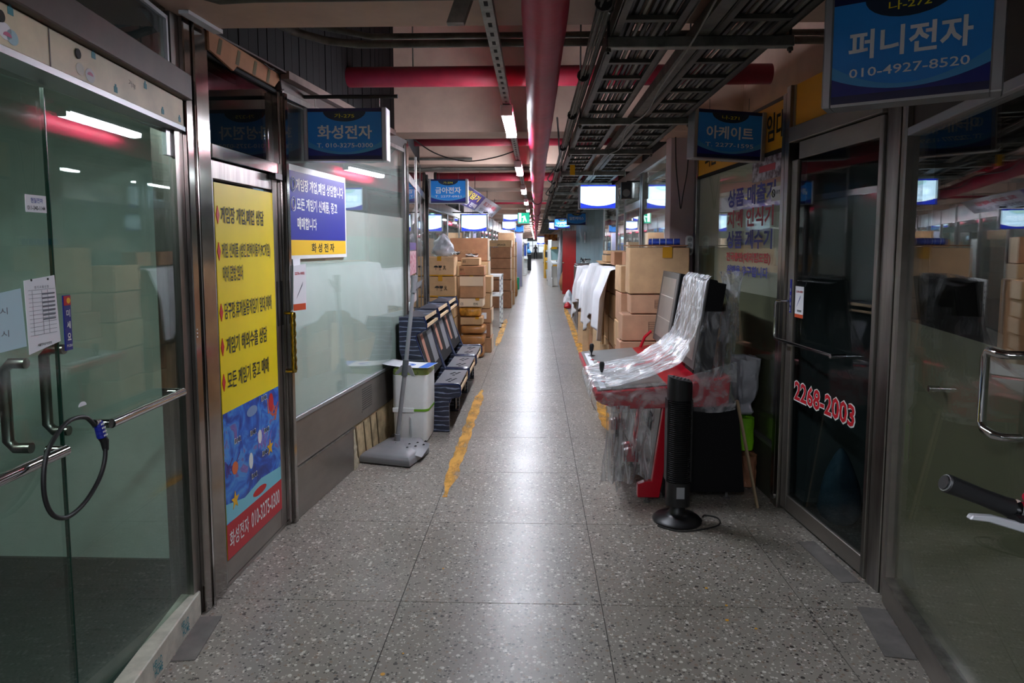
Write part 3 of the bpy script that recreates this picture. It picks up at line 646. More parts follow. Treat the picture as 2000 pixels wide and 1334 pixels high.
# far left fronts
fronts_l = [(14.2, 18.5, M_FILMG), (18.6, 24, M_FILMT), (24.1, 30, M_FILMG), (30.1, 38, M_FILMT), (38.1, 50, M_FILMG), (50.1, 66, M_FILMT), (66.1, 85.9, M_FILMG)]
for k, (a, b, m) in enumerate(fronts_l):
    w = struct('window_%d' % (10 + k), 'distant left shop front', (-1.5, a), (-1.5, b)); L = b - a
    child(w, 'film', 0, L, .02, .03, .55, 2.1, m); child(w, 'glass_pane', 0, L, 0, .008, .55, 2.1, M_GLASS); child(w, 'kick_panel', 0, L, 0, .04, 0, .55, M_STEELD); child(w, 'header', 0, L, -.02, .04, 2.1, 2.45, M_STEEL); child(w, 'board_above', 0, L, 0, .03, 2.452, 3.29, M_CEIL)
    nn = max(2, int(L / 1.6))
    for q in range(nn + 1): x = (L - .06) * q / nn; child(w, 'post', x, x + .06, -.03, .03, 0, 2.45, M_STEEL)
# behind the viewpoint
for sx, nm in ((-1, 'window_30'), (1, 'window_31')):
    w = struct(nm, 'shop front behind the viewpoint'); MB().box(*sorted((1.36 * sx, 1.42 * sx)), -6, 1.25, 0, 2.45).build('panel', M_FILMG, w)

# ------------------------------------------------------------------ right fronts
# near right glass
G0, G1 = (1.536, 2.93), (1.246, 1.3); LG = dist(G0, G1)
d = struct('door_4', 'glass shop front with olive film at the right edge', G0, G1)
child(d, 'sill', 0, LG, -.025, .05, 0, .11, M_STEELD, .004); child(d, 'sill_edge', 0, LG, -.03, .02, .11, .122, M_STEEL)
child(d, 'header', 0, LG, -.02, .05, 1.995, 2.03, M_ALU, .003); child(d, 'fascia', 0, LG, 0, .05, 2.03, 2.45, mat('fascia_dark', (48, 40, 36), .6, var=.2))
child(d, 'glass_pane', .0, LG, .004, .014, .122, 1.995, M_GLASS)
child(d, 'film', .0, LG, .017, .019, .122, 1.24, M_FILMO)
child(d, 'side_jamb', -.03, 0, -.02, .06, 0, 2.45, M_STEELD)
MB().tube([(.395, -.03, 1.03), (.395, .004, 1.03)], .0115, 14).build('glass_bolt', M_CHROME, d, smooth=True)
hx = .885
h = MB().tube([(hx + .1, .004, 1.245), (hx + .1, -.04, 1.245), (hx + .085, -.055, 1.245), (hx + .02, -.055, 1.245), (hx, -.055, 1.225), (hx, -.055, 1.03), (hx + .02, -.055, 1.01), (hx + .085, -.055, 1.01), (hx + .1, -.04, 1.01), (hx + .1, .004, 1.01)], .0125, 12).build('pull_handle', M_CHROME, d, smooth=True)
child(d, 'floor_strip', .05, .42, -.14, -.027, .0005, .004, mat('cement_patch', (112, 108, 104), .7, var=.12, vscale=9))
bx = thing('carton', 'handle-with-care carton stored behind the right edge glass', 'box', (1.88, 2.35, 1.0125), R(8))
child(bx, 'body', -.16, .22, -.15, .25, 0, .42, M_CARD[1], .006); txt(bx, '취급주의', -.13, .2, .3, .05, -.152, M_CARD[3], .01)
o = shelf_unit('dark shelf behind the right edge glass', 1.66, 2.3, 2.1, 2.75, 1.02, 3, M_INT)
partition(1.6, 3, 2.96)
# stainless post
t = struct('trim_42', 'wide stainless post between the phone-number door and the right edge glass', (1.534, 3.13), (1.545, 2.945))
child(t, 'face', 0, .1, -.006, .1, 0, 2.45, M_STEEL, .003); child(t, 'face', .104, .185, .0, .1, 0, 2.45, M_STEELD, .003)
# dark glass door 272
H0, H1 = (1.458, 4.09), (1.534, 3.13); LH = dist(H0, H1)
d = struct('door_3', 'dark glass door with red phone number and steel frame', H0, H1)
child(d, 'jamb', 0, .05, -.03, .06, 0, 2.45, M_STEEL, .003); child(d, 'stile', .055, .13, -.012, .04, .02, 2.03, M_STEELD, .003); child(d, 'stile', LH - .03, LH, -.02, .04, .02, 2.12, M_STEEL, .003)
child(d, 'bottom_rail', .13, LH - .03, -.012, .04, .02, .11, M_STEELD, .003); child(d, 'top_rail', .13, LH - .03, -.008, .04, 2.03, 2.125, M_STEELD, .003)
child(d, 'head_bar', 0, LH, -.03, .06, 2.13, 2.215, M_STEELD, .003)
child(d, 'transom_panel', .06, LH, .0, .02, 2.215, 2.45, mat('orange_panel', (206, 140, 20), .5))
child(d, 'transom_bead', .05, .06, -.01, .02, 2.215, 2.45, M_ALU)
child(d, 'glass_pane', .13, LH - .03, .0, .008, .11, 2.03, M_GLASSD)
h = MB().tube([(.075, -.012, 1.235), (.075, -.06, 1.235), (.06, -.075, 1.235), (.045, -.075, 1.21), (.045, -.075, 1.04), (.06, -.075, 1.015), (.15, -.07, 1.015), (.3, -.06, 1.012), (.69, -.06, 1.012)], .009, 10).build('pull_handle', M_CHROME, d, smooth=True)
MB().tube([(.69, -.075, 1.012), (.69, 0, 1.012)], .012, 12).build('bar_knob', M_CHROME, h, smooth=True)
M_REDT = mat('red_letter', (196, 26, 40), .45)
txt(d, '2268-2003', .16, .675, .65, .125, -.0012, M_WHITE, .05, 'number_outline'); txt(d, '2268-2003', .169, .683, .632, .109, -.0022, M_REDT, .02, 'number')
MB().tube([(.03, -.034, .07), (.03, -.05, .07)], .02, 16).build('lock_ring', M_CHROME, d)
child(d, 'push_plate', .092, .112, -.014, -.012, 1.17, 1.36, M_NAVY); txt(d, '당', .0945, 1.29, .015, .02, -.015, M_WHITE); txt(d, '기', .0945, 1.25, .015, .02, -.015, M_WHITE); txt(d, '세', .0945, 1.21, .015, .02, -.015, M_WHITE); txt(d, '요', .0945, 1.18, .015, .02, -.015, M_WHITE)
child(d, 'floor_strip', .52, LH, -.12, -.03, .0005, .004, mat('cement_patch', (112, 108, 104), .7, var=.12, vscale=9))
lf = thing('coupon', 'small white advertising card with red print stuck by the right door handle', 'leaflet', onwall(H0, H1, .145, -.006, 1.15), ang(H0, H1))
child(lf, 'card', 0, .1, 0, .002, 0, .175, M_PAPER); child(lf, 'red_band', 0, .1, -.001, 0, 0, .02, mat('orange_print', (206, 80, 40), .5)); txt(lf, '2276-1002', .01, .14, .08, .012, -.001, M_RED, .02)
MB().prism([(.02, .06), (.06, .11), (.065, .125), (.03, .075)], -.001, 0, 'y').build('sketch', M_INKBLUE, lf); txt(lf, '30,000', .03, .03, .05, .014, -.001, M_INK, .02)
# things standing behind the dark door
st = thing('plastic_stool', 'blue plastic stool behind the dark glass door', 'stool', (1.93, 3.5, 0), R(20))
MB().lathe([(.15, .43), (.17, .45), (.15, .46), (.02, .46)], n=20).build('seat', mat('stool_blue', (24, 50, 130), .4), st, smooth=True)
for a in range(4):
    ca, sa = math.cos(R(45 + 90 * a)), math.sin(R(45 + 90 * a)); MB().beam((.12 * ca, .12 * sa, .43), (.19 * ca, .19 * sa, 0), .07, .02, (ca, sa, 0)).build('leg', MATS['stool_blue'], st)
def lump(name, label, cat, loc, sx, sy, sz, m, seed=0, rz=0, n=22, taper=.35, amp=.12, group=None):
    # soft filled bag: rounded body narrowing to a gathered neck
    mb = MB()
    def fn(u, v):
        a = 2 * math.pi * u; r = math.sin(math.pi * (.04 + .96 * v) ** .62) ** .55 if v < .985 else .1
        r *= (1 - taper * v)
        k = noise.noise(Vector((math.cos(a) * 2 + seed, math.sin(a) * 2, v * 4))) * amp
        return (sx * r * (1 + k) * math.cos(a), sy * r * (1 + k) * math.sin(a), sz * v)
    mb.grid(fn, n, 16); o = mb.build(name, m, smooth=True); o.location = loc; o.rotation_euler = (0, 0, rz)
    return tag(o, label, cat, group)
lump('plastic_bag', 'tied clear bluish plastic bag behind the dark glass door', 'bag', (1.72, 3.86, 0), .13, .12, .42, mat('bag_blue', (120, 150, 170), .3, var=.2), 2)
cb = thing('cable_bundle', 'white power cables hanging behind the dark glass door', 'cable', (1.86, 3.72, 0))
for k in range(3): MB().tube([(.03 * k, 0, .8), (.02 + .04 * k, .02, .55), (-.02 + .03 * k, 0, .3), (.05 - .05 * k, .03, .12), (.02 * k, .05, .012)], .005, 6).build('cable', M_WIRE, cb, smooth=True)
tb = thing('work_table', 'dim work table behind the dark glass door', 'table', (2.2, 3.3, 0)); child(tb, 'top', -.2, .6, -.1, .75, .78, .82, M_INT)
for a, b in ((-.18, -.08), (.54, -.08), (-.18, .69), (.54, .69)): child(tb, 'leg', a, a + .04, b, b + .04, 0, .78, M_INT)
# lettered window
K0, K1 = (1.352, 5.95), (1.452, 4.1); LK = dist(K0, K1)
w = struct('window_4', 'window with cream and olive film and blue and red lettering', K0, K1)
child(w, 'corner_post', 0, .07, -.02, .06, 0, 2.42, M_STEEL, .003); child(w, 'end_post', LK - .05, LK, -.02, .06, 0, 2.42, M_STEEL, .003)
child(w, 'glass_pane', .07, LK - .05, .0, .008, .35, 2.1, M_GLASS)
child(w, 'cream_film', .07, LK - .05, .012, .014, 1.235, 2.1, M_FILMC); child(w, 'olive_film', .07, LK - .05, .012, .014, .35, 1.235, M_FILMO); child(w, 'olive_patch', .07, .5, .0105, .0118, 1.235, 1.55, M_FILMO)
child(w, 'kick_panel', .07, LK - .05, -.005, .03, 0, .33, mat('kick_olive', (60, 60, 50), .6)); child(w, 'kick_sill', .07, LK - .05, -.02, .03, .33, .352, M_GREYB)
child(w, 'yellow_band', .07, LK - .05, -.004, .01, 2.12, 2.4, mat('orange_panel2', (226, 158, 24), .5)); child(w, 'band_rail', .05, LK, -.01, .03, 2.1, 2.122, M_DARK); child(w, 'band_rail', 0, LK, -.01, .03, 2.4, 2.42, M_BROWNP)
txt(w, '최근개업중', .25, 2.17, .75, .17, -.006, M_INK, .02); txt(w, '임대', LK - .32, 2.18, .27, .17, -.006, M_INK, .02)
child(w, 'hidden_wall', 0, LK, 1.3, 1.35, 0, 2.45, M_INTW)
t = thing('shop_lamp', 'added unseen backlight inside the lettered window shop', 'lamp', (2.15, 5.0, 2.36)); child(t, 'housing', -.06, .06, -.4, .4, .02, .06, M_WHITE); child(t, 'tube', -.03, .03, -.38, .38, 0, .019, glow('added_back_lamp', (240, 242, 235), 6.0))  # unseen lamp added to light the cream film from behind
partition(1.5, 3, 4.14, M_INTW); partition(1.5, 3, 5.99, M_INTW)
M_LBLUE = mat('letter_blue', (40, 50, 140), .5); M_LRED = mat('letter_red', (176, 30, 50), .5)
for s, z, h2, x, wd, m in (('상품 매출기', 1.82, .13, .82, .87, M_LBLUE), ('지폐 인식기', 1.675, .125, .82, .85, M_LRED), ('상품 계수기', 1.53, .125, .82, .84, M_LBLUE), ('전국총판(대리점모집)', 1.43, .075, .82, .82, M_LRED), ('완벽을 추구합니다', 1.345, .07, .84, .77, M_LBLUE)):
    txt(w, s, x, z, wd, h2, -.0015, m, .03)
f1 = thing('flyer', 'dark red and white game artwork flyer at the top of the lettered window', 'flyer', onwall(K0, K1, 1.3, -.004, 1.96), ang(K0, K1))
child(f1, 'sheet', 0, .46, 0, .002, 0, .138, mat('flyer_art', (70, 30, 36), .4, rgb2=(200, 190, 200), vscale=16))
child(f1, 'red_splash', .12, .38, -.001, 0, .05, .09, M_LRED)
f1 = thing('no_smoking_sign', 'small white no-smoking notice on the lettered window beside the door', 'sign', onwall(K0, K1, LK - .22, -.004, 1.82), ang(K0, K1))
child(f1, 'plate', 0, .15, 0, .002, 0, .085, M_PAPER)
MB().tube([(.035 + .022 * math.cos(a), -.001, .045 + .022 * math.sin(a)) for a in (i * math.pi / 8 for i in range(17))], .003, 5).build('ring', M_INK, f1); MB().beam((.02, -.001, .06), (.05, -.001, .03), .003, .004).build('bar', M_INK, f1)
txt(f1, '금연', .07, .04, .06, .022, -.001, M_INK)
# pink pier
pr = struct('wall_pier', 'pale pink painted pier between the lettered window and the bright right shop'); MB().box(1.14, 1.42, 5.97, 6.2, 0, 2.47).build('pier', M_PINKP, pr, bevel=.004); MB().box(1.1, 1.6, 5.97, 6.3, 2.47, 3.29).build('corbel', M_BEAM, pr)
# bright right shop
N0, N1 = (1.17, 12.0), (1.165, 6.2); LN = dist(N0, N1)
w = struct('window_5', 'bright right shop front with dark steel frames', N0, N1)
for x in (LN - .06, LN - 1.5, LN - 1.62, LN - 3.0, LN - 3.9, 0): child(w, 'post', x, x + .06, -.012, .05, 0, 2.42, M_STEEL, .003)
for a, b in ((0.06, LN - 3.9), (LN - 3.84, LN - 3.0), (LN - 2.94, LN - 1.62), (LN - 1.44, LN - .06)): child(w, 'glass_pane', a, b, 0, .008, .4, 2.34, M_GLASS)
child(w, 'kick_panel', 0, LN, 0, .03, 0, .4, M_STEELD); child(w, 'top_rail', 0, LN, -.02, .04, 2.34, 2.45, M_STEELD, .003); child(w, 'door_rail', LN - 2.94, LN - 1.62, -.005, .02, 1.98, 2.06, M_STEELD)
MB().box(0, LN, .0, .03, 2.452, 3.29).build('board_above', M_SLAT, w)
child(w, 'grey_blind', LN - 1.44, LN - .06, .03, .034, .4, 1.98, M_FILMG)
t = struct('wall_shop_right', 'pale inner walls of the bright right shop'); MB().box(2.92, 2.98, 6.2, 12.1, 0, 2.45).box(1.3, 2.92, 12.04, 12.1, 0, 2.45).box(1.43, 2.92, 6.22, 6.26, 0, 2.45).build('wall', M_INTW, t); MB().box(1.2, 2.98, 6.2, 12.1, 2.452, 2.47).build('shop_ceiling', M_INTW, t)
shop_lamp('near ceiling lamp inside the bright right shop', 1.95, 7.3); shop_lamp('far ceiling lamp inside the bright right shop', 1.95, 9.6)
sp = thing('wall_speaker', 'small black speaker box under the ceiling of the right shop front', 'speaker', (1.09, 8.35, 2.1), R(-20)); child(sp, 'cabinet', -.07, .07, -.07, .07, 0, .2, M_BLACK, .01); MB().tube([(0, -.071, .07), (0, -.073, .07)], .045, 16).build('cone', M_GREYB, sp)
child(sp, 'bracket', -.01, .2, -.01, .01, .2, .215, M_BLACK)
# far right: teal panels, red door, further fronts
w = struct('wall_right_teal', 'teal painted wall panels beyond the bright right shop', (1.22, 21.0), (1.2, 12.1)); L = 8.9
for k in range(8): child(w, 'panel', k * L / 8 + .006, (k + 1) * L / 8 - .006, 0, .04, 0, 2.45, M_TEALW)
child(w, 'board_above', 0, L, .02, .05, 2.452, 3.29, M_SLAT)
nt_ = thing('notice', 'small white notice on the teal wall panel', 'notice', (1.185, 16.9, 1.62), R(-90)); child(nt_, 'sheet', 0, .2, 0, .003, 0, .26, M_PAPER); child(nt_, 'red_print', .04, .16, -.001, 0, .07, .19, mat('sticker_pink', (190, 90, 130), .5))
w = struct('door_5', 'red steel door standing open at the right side of the passage', (.86, 22.2), (1.24, 21.6)); child(w, 'leaf', 0, .72, 0, .05, .01, 2.02, M_DOORRED, .004); child(w, 'lever', .06, .16, -.05, -.03, 1.0, 1.03, M_CHROME)
fronts_r = [(22.3, 30, M_FILMG), (30.1, 40, M_FILMT), (40.1, 54, M_FILMG), (54.1, 70, M_FILMT), (70.1, 85.9, M_FILMG)]
for k, (a, b, m) in enumerate(fronts_r):
    w = struct('window_%d' % (20 + k), 'distant right shop front', (1.45, b), (1.45, a)); L = b - a
    child(w, 'film', 0, L, .02, .03, .55, 2.1, m); child(w, 'glass_pane', 0, L, 0, .008, .55, 2.1, M_GLASS); child(w, 'kick_panel', 0, L, 0, .04, 0, .55, M_STEELD); child(w, 'header', 0, L, -.02, .04, 2.1, 2.45, M_STEEL); child(w, 'board_above', 0, L, 0, .03, 2.452, 3.29, M_CEIL)
    nn = max(2, int(L / 1.8))
    for q in range(nn + 1): x = (L - .06) * q / nn; child(w, 'post', x, x + .06, -.03, .03, 0, 2.45, M_STEEL)

# ------------------------------------------------------------------ pipes, rail, lights, cable trays
def main_pipe():
    t = thing('sprinkler_pipe', 'thick red lagged pipe running the length of the ceiling', 'pipe', (.024, 1.0, 2.292))
    pts = []; rs = []; y = -4.0
    while y < 84:
        k = .074 + .0035 * noise.noise(Vector((y * 2.2, 0, 0))) + .004 * noise.noise(Vector((y * 5.5, 3, 0)))
        pts.append((.004 * math.sin(y * .7), y - 1, .004 * noise.noise(Vector((y * .8, 5, 0))))); rs.append(k); y += .09 if y < 16 else .5
    MB().tube(pts, rs, 24).build('lagging', M_PIPE, t, smooth=True)
    for y in (11.2, 15.6, 19.9, 25, 31): MB().tube([(0, y - 1, 0), (0, y - .97, 0)], .086, 20).build('clamp', M_WIRED, t, smooth=True)
    for y in (2.6, 5.4, 8.3, 11.2, 15.6, 19.9): MB().tube([(0, y - .985, .08), (0, y - .985, .9)], .006, 6).build('hanger_rod', M_GALVD, t)
main_pipe()
for lab, y, z, r, x0, x1 in (('nearest red cross pipe under the ceiling in front of the second beam', 4.6, 2.645, .064, -1.4, 1.5), ('second red cross pipe behind the second ceiling beam', 7.0, 2.6, .06, -1.45, 1.3), ('third red cross pipe above the bright shop signs', 10.0, 2.53, .06, -1.5, 1.25), ('fourth red cross pipe far along the passage', 15.9, 2.55, .06, -1.5, 1.3), ('fifth red cross pipe far along the passage beyond the fourth', 24.0, 2.55, .06, -1.45, 1.4)):
    t = thing('cross_pipe', lab, 'pipe', (0, y, z), group='red cross pipes'); MB().tube([(x0, 0, 0), (x1, 0, 0)], r, 18).build('pipe', M_PIPED, t, smooth=True); MB().tube([(x0 + .05, 0, -.0), (x0 + .09, 0, 0)], r * 1.12, 16).build('strap', M_WIRED, t, smooth=True)
    for x in (-.8, .9): MB().tube([(x, 0, 0), (x, 0, 3.29 - z)], .005, 6).build('hanger_rod', M_GALVD, t)
def conduit(lab, pts, r, m=M_GALVD):
    tag(MB().tube(pts, r, 10).build('conduit', m, smooth=True), lab, 'conduit')
conduit('dark grey conduit fixed under the nearest ceiling beam', [(-1.3, 2.5, 2.47), (-1.12, 2.5, 2.42), (-1.0, 2.5, 2.425), (1.35, 2.5, 2.425)], .02)
conduit('lower grey conduit bending in from the plank wall behind the first beam', [(-1.32, 3.2, 2.62), (-1.18, 3.45, 2.59), (-1.05, 3.55, 2.575), (-.9, 3.6, 2.57), (1.5, 3.6, 2.57)], .02)
conduit('upper grey conduit bending in from the plank wall behind the first beam', [(-1.3, 3.1, 2.66), (-1.1, 3.5, 2.635), (-.85, 3.66, 2.625), (1.5, 3.66, 2.625)], .016)
conduit('grey conduit crossing under the third ceiling beam', [(-1.38, 7.9, 2.4), (-1.1, 7.95, 2.425), (-.9, 8.0, 2.425), (.2, 8.0, 2.425)], .02)
# hanging rods of the 275 and 274 signs
t = thing('sign_rod', 'thin dark rod carrying the blue 275 sign', 'rod', (-1.36, 4.0, 2.395)); MB().tube([(0, 0, 0), (.575, 0, 0)], .011, 8).build('rod', M_WIRED, t, smooth=True)
for x in (.1, .47): MB().tube([(x, 0, 0), (x, 0, -.058)], .003, 5).build('hook', M_WIRE, t)
t = thing('sign_rod', 'bare grey bracket arm sticking out of the plank board above the 274 sign', 'rod', (-1.32, 7.7, 2.5)); MB().tube([(0, 0, 0), (.62, 0, 0)], .014, 8).build('rod', M_GALVD, t, smooth=True); child(t, 'wall_plate', -.01, .01, -.03, .03, -.05, .05, M_GALV)
t = thing('sign_rod', 'thin black rod above the white lit left sign', 'rod', (-1.44, 12.0, 2.12)); MB().tube([(0, 0, 0), (.62, 0, 0)], .01, 8).build('rod', M_WIRED, t, smooth=True)

# lighting rail with tube lights
RX = -.171
t = thing('lighting_rail', 'long slotted metal rail carrying the tube lights', 'rail', (RX, 0, 2.368))
MB().box(-.022, .022, -4, 84, 0, .035).build('channel', M_GALV, t)
for k in range(70):
    y = 1.6 + k * .115
    child(t, 'slot', -.007, .007, y, y + .045, -.001, .001, M_DARK)
for y in (2.35, 5.7, 8.1, 11.3, 14.1, 17.0): MB().tube([(0, y, .035), (0, y, .92 if y not in (2.35,) else .08)], .006, 6).build('hanger_rod', M_GALVD, t)
b = thing('blank_cover', 'small hanging metal cover plate beside the lighting rail', 'plate', (-.275, 2.52, 2.33)); MB().prism([(-.04, 0), (.02, 0), (.06, .11), (.0, .11)], -.02, .02, 'y').build('plate', M_GALV, b)
ly = [4.12] + [6.78 + 2.7 * k for k in range(28)] + [-.4, -3.2]
for k, y in enumerate(ly):
    lab = (['nearest', 'second', 'third', 'fourth', 'fifth', 'sixth'][k] + ' glowing tube light along the ceiling rail') if k < 6 else ('distant glowing tube light on the ceiling rail' if y > 0 else 'glowing tube light on the rail behind the viewpoint')
    t = thing('tube_light', lab, 'light', (RX, y, 2.303), group='tube lights on the rail')
    child(t, 'housing', -.035, .035, 0, .82, .032, .0645, M_WHITE, .004); child(t, 'end_cap', -.036, .036, -.02, 0, 0, .062, M_WHITE, .003); child(t, 'end_cap', -.036, .036, .82, .84, 0, .062, M_WHITE, .003)
    MB().prism([(-.034, .031), (-.03, .008), (-.015, 0), (.015, 0), (.03, .008), (.034, .031)], .002, .818, 'y').build('diffuser', M_TUBE, t)
# strut supports
sty = [2.74, 4.42, 5.83, 7.54, 8.87, 10.4, 11.8, 13.4] + [14.9 + 1.5 * k for k in range(20)]
for k, y in enumerate(sty):
    t = thing('strut', (['nearest', 'second', 'third', 'fourth', 'fifth', 'sixth', 'seventh', 'eighth'][k] + ' galvanised strut from the viewpoint under the cable trays') if k < 8 else 'distant galvanised strut carrying the cable trays', 'strut', (.273, y, 2.30), group='struts under the cable trays')
    wd = .7 if k == 0 else .684
    MB().box(0, wd, -.02, .02, 0, .041).build('channel', M_GALV, t, bevel=.003)
    for x in (.002, wd - .01):
        MB().tube([(x, 0, -.02), (x, 0, ZB - 2.30 + .1 if k == 0 else .95)], .005, 6).build('hanger_rod', M_WIRED, t)
        MB().tube([(x, 0, -.012), (x, 0, 0)], .011, 6).build('nut', M_GALVD, t)
def ladder(name, lab, x0, x1, m):
    t = thing(name, lab, 'cable tray', (x0, 0, 2.342)); w = x1 - x0
    for x in (0, w):
        MB().box(x - .004, x + .004, -4, 45, 0, .055).box(*sorted((x, x + (.03 if x == 0 else -.03))), -4, 45, 0, .004).build('side_rail', m, t)
    me = None; y = 1.1
    while y < 16:
        if me is None: o = MB().box(.004, w - .004, 0, .032, .006, .022).build('rung', m, t); me = o.data
        else: o = bpy.data.objects.new('rung', me); COL.objects.link(o); o.parent = t
        o.location = (0, y, 0); y += .29
    mb = MB()
    while y < 45: mb.box(.004, w - .004, y, y + .032, .006, .022); y += .29
    o = mb.build('far_rungs', m, t); o['kind'] = 'stuff'
    n = int(w / .027)
    for k in range(n):
        x = .02 + (w - .04) * k / (n - 1); r = random.choice((.008, .010, .012))
        MB().tube([(x + .006 * noise.noise(Vector((k * 3.1, yy * .8, 0))), yy, .022 + r) for yy in [-4 + .7 * q for q in range(36)] + [24, 34, 45]], r, 6).build('cable', M_WIRED if k % 3 else M_WIRE, t, smooth=True)
    return t
ladder('cable_ladder', 'left cable ladder tray beside the red pipe', .285, .53, M_TRAY)
ladder('cable_ladder', 'right cable ladder tray nearer the right shop fronts', .66, .93, M_TRAY)
t = thing('cable_duct', 'plain metal duct between the two cable ladder trays', 'duct', (.6, 0, 2.342)); MB().box(0, .05, -4, 45, 0, .05).build('duct', M_GALVD, t)
rnd = random.Random(11)
t = thing('wire_bundle', 'tied bundle of thin grey wires left of the cable trays', 'cable', (.225, 0, 2.36))
for k in range(12):
    a = rnd.uniform(0, 6.3); r = rnd.uniform(0, .022); ph = rnd.uniform(0, 6)
    MB().tube([(r * math.cos(a) + .006 * math.sin(y * 1.1 + ph), y, r * math.sin(a) + .005 * math.sin(y * .9 + ph * 2)) for y in [-3 + .45 * q for q in range(62)]], .0035, 5).build('wire', M_WIRE if k % 2 else M_GALV, t, smooth=True)
for y in (2.4, 3.4, 4.4, 5.83, 7.5, 9, 10.5): MB().tube([(0, y, 0), (0, y + .012, 0)], .03, 10).build('cable_tie', M_WIRED, t)
t = thing('conduit', 'grey steel conduit between the wire bundle and the cable trays', 'conduit', (.268, 0, 2.412)); MB().tube([(0, -3, 0), (0, 30, 0)], .012, 10).build('tube', M_GALVD, t, smooth=True)
for y in (2.62, 4.9, 7): MB().tube([(0, y, 0), (0, y + .02, 0)], .016, 10).build('coupling', M_GALV, t, smooth=True)
# loose wires
def wire(lab, pts, r=.004, m=M_WIRED):
    # smooth the path
    P = [Vector(p) for p in pts]; out = []
    for i in range(len(P) - 1):
        p0, p1, p2, p3 = P[max(i - 1, 0)], P[i], P[i + 1], P[min(i + 2, len(P) - 1)]
        for q in range(6):
            u = q / 6; out.append(.5 * ((2 * p1) + (p2 - p0) * u + (2 * p0 - 5 * p1 + 4 * p2 - p3) * u * u + (3 * p1 - p0 - 3 * p2 + p3) * u ** 3))
    out.append(P[-1]); return tag(MB().tube(out, r, 6).build('loose_wire', m, smooth=True), lab, 'cable')
wire('black wire sagging from the left plank corner to the lighting rail', [(-1.1, 6.0, 2.5), (-.9, 6.2, 2.37), (-.65, 6.4, 2.32), (-.4, 6.5, 2.36), (-.2, 6.5, 2.42)], .006)
wire('black wire hanging in a loop on the pink pier', [(1.16, 5.9, 2.45), (1.17, 5.9, 2.2), (1.2, 5.9, 1.95), (1.215, 5.9, 1.86), (1.23, 5.9, 1.97), (1.26, 5.9, 2.15), (1.27, 5.9, 2.3), (1.3, 5.9, 2.45)], .005)
wire('thin wires looped along the right cable tray', [(.565, 2.0, 2.36), (.565, 2.6, 2.285), (.575, 3.3, 2.28), (.6, 3.9, 2.27), (.57, 4.5, 2.285), (.62, 5.2, 2.265), (.58, 5.8, 2.285), (.55, 6.4, 2.27), (.6, 7.4, 2.285)], .004, M_WIRE)
wire('black wires behind the red pipe near the wire bundle', [(.15, 5.0, 2.45), (.18, 5.5, 2.34), (.21, 6.5, 2.32), (.13, 7.6, 2.27), (.2, 8.6, 2.3), (.14, 9.6, 2.26), (.21, 10.5, 2.3)], .007)
wire('thin black wire running over the cardboard strip', [(-1.36, 3.45, 2.47), (-1.34, 3.55, 2.44), (-1.35, 3.66, 2.47), (-1.35, 3.7, 2.44), (-1.35, 3.72, 2.38), (-1.345, 3.74, 2.38)], .004)
# ------------------------------------------------------------------ hanging shop signs
SB = {'face': mat('sign_blue', (44, 144, 232), .3), 'top': mat('sign_dark', (22, 30, 78), .3), 'arc': mat('sign_slate', (30, 48, 70), .3), 'code': mat('sign_code', (226, 214, 40), .4),
      'word': mat('sign_word', (236, 238, 242), .4), 'swoosh': mat('sign_sky', (74, 160, 222), .3), 'deep': mat('sign_deep', (26, 40, 130), .3)}
def litset(k, e):
    return {'face': glow('lit_face_' + k, (196, 232, 255), 1.6 * e), 'top': glow('lit_top_' + k, (40, 60, 190), .9 * e), 'arc': glow('lit_arc_' + k, (170, 222, 236), 1.4 * e), 'code': glow('lit_code_' + k, (214, 236, 170), 1.5 * e),
            'word': glow('lit_word_' + k, (226, 244, 255), 1.75 * e), 'swoosh': glow('lit_sky_' + k, (214, 240, 255), 1.65 * e), 'deep': glow('lit_deep_' + k, (40, 60, 200), .9 * e)}
LIT = litset('strong', .5)
LITB = {'face': glow('litb_face', (48, 130, 220), .8), 'top': glow('litb_top', (30, 40, 110), .5), 'arc': glow('litb_arc', (40, 70, 90), .4), 'code': glow('litb_code', (220, 220, 90), .8), 'word': glow('litb_word', (225, 238, 255), 1.2), 'swoosh': glow('litb_sky', (120, 190, 240), .9), 'deep': glow('litb_deep', (30, 50, 150), .6)}
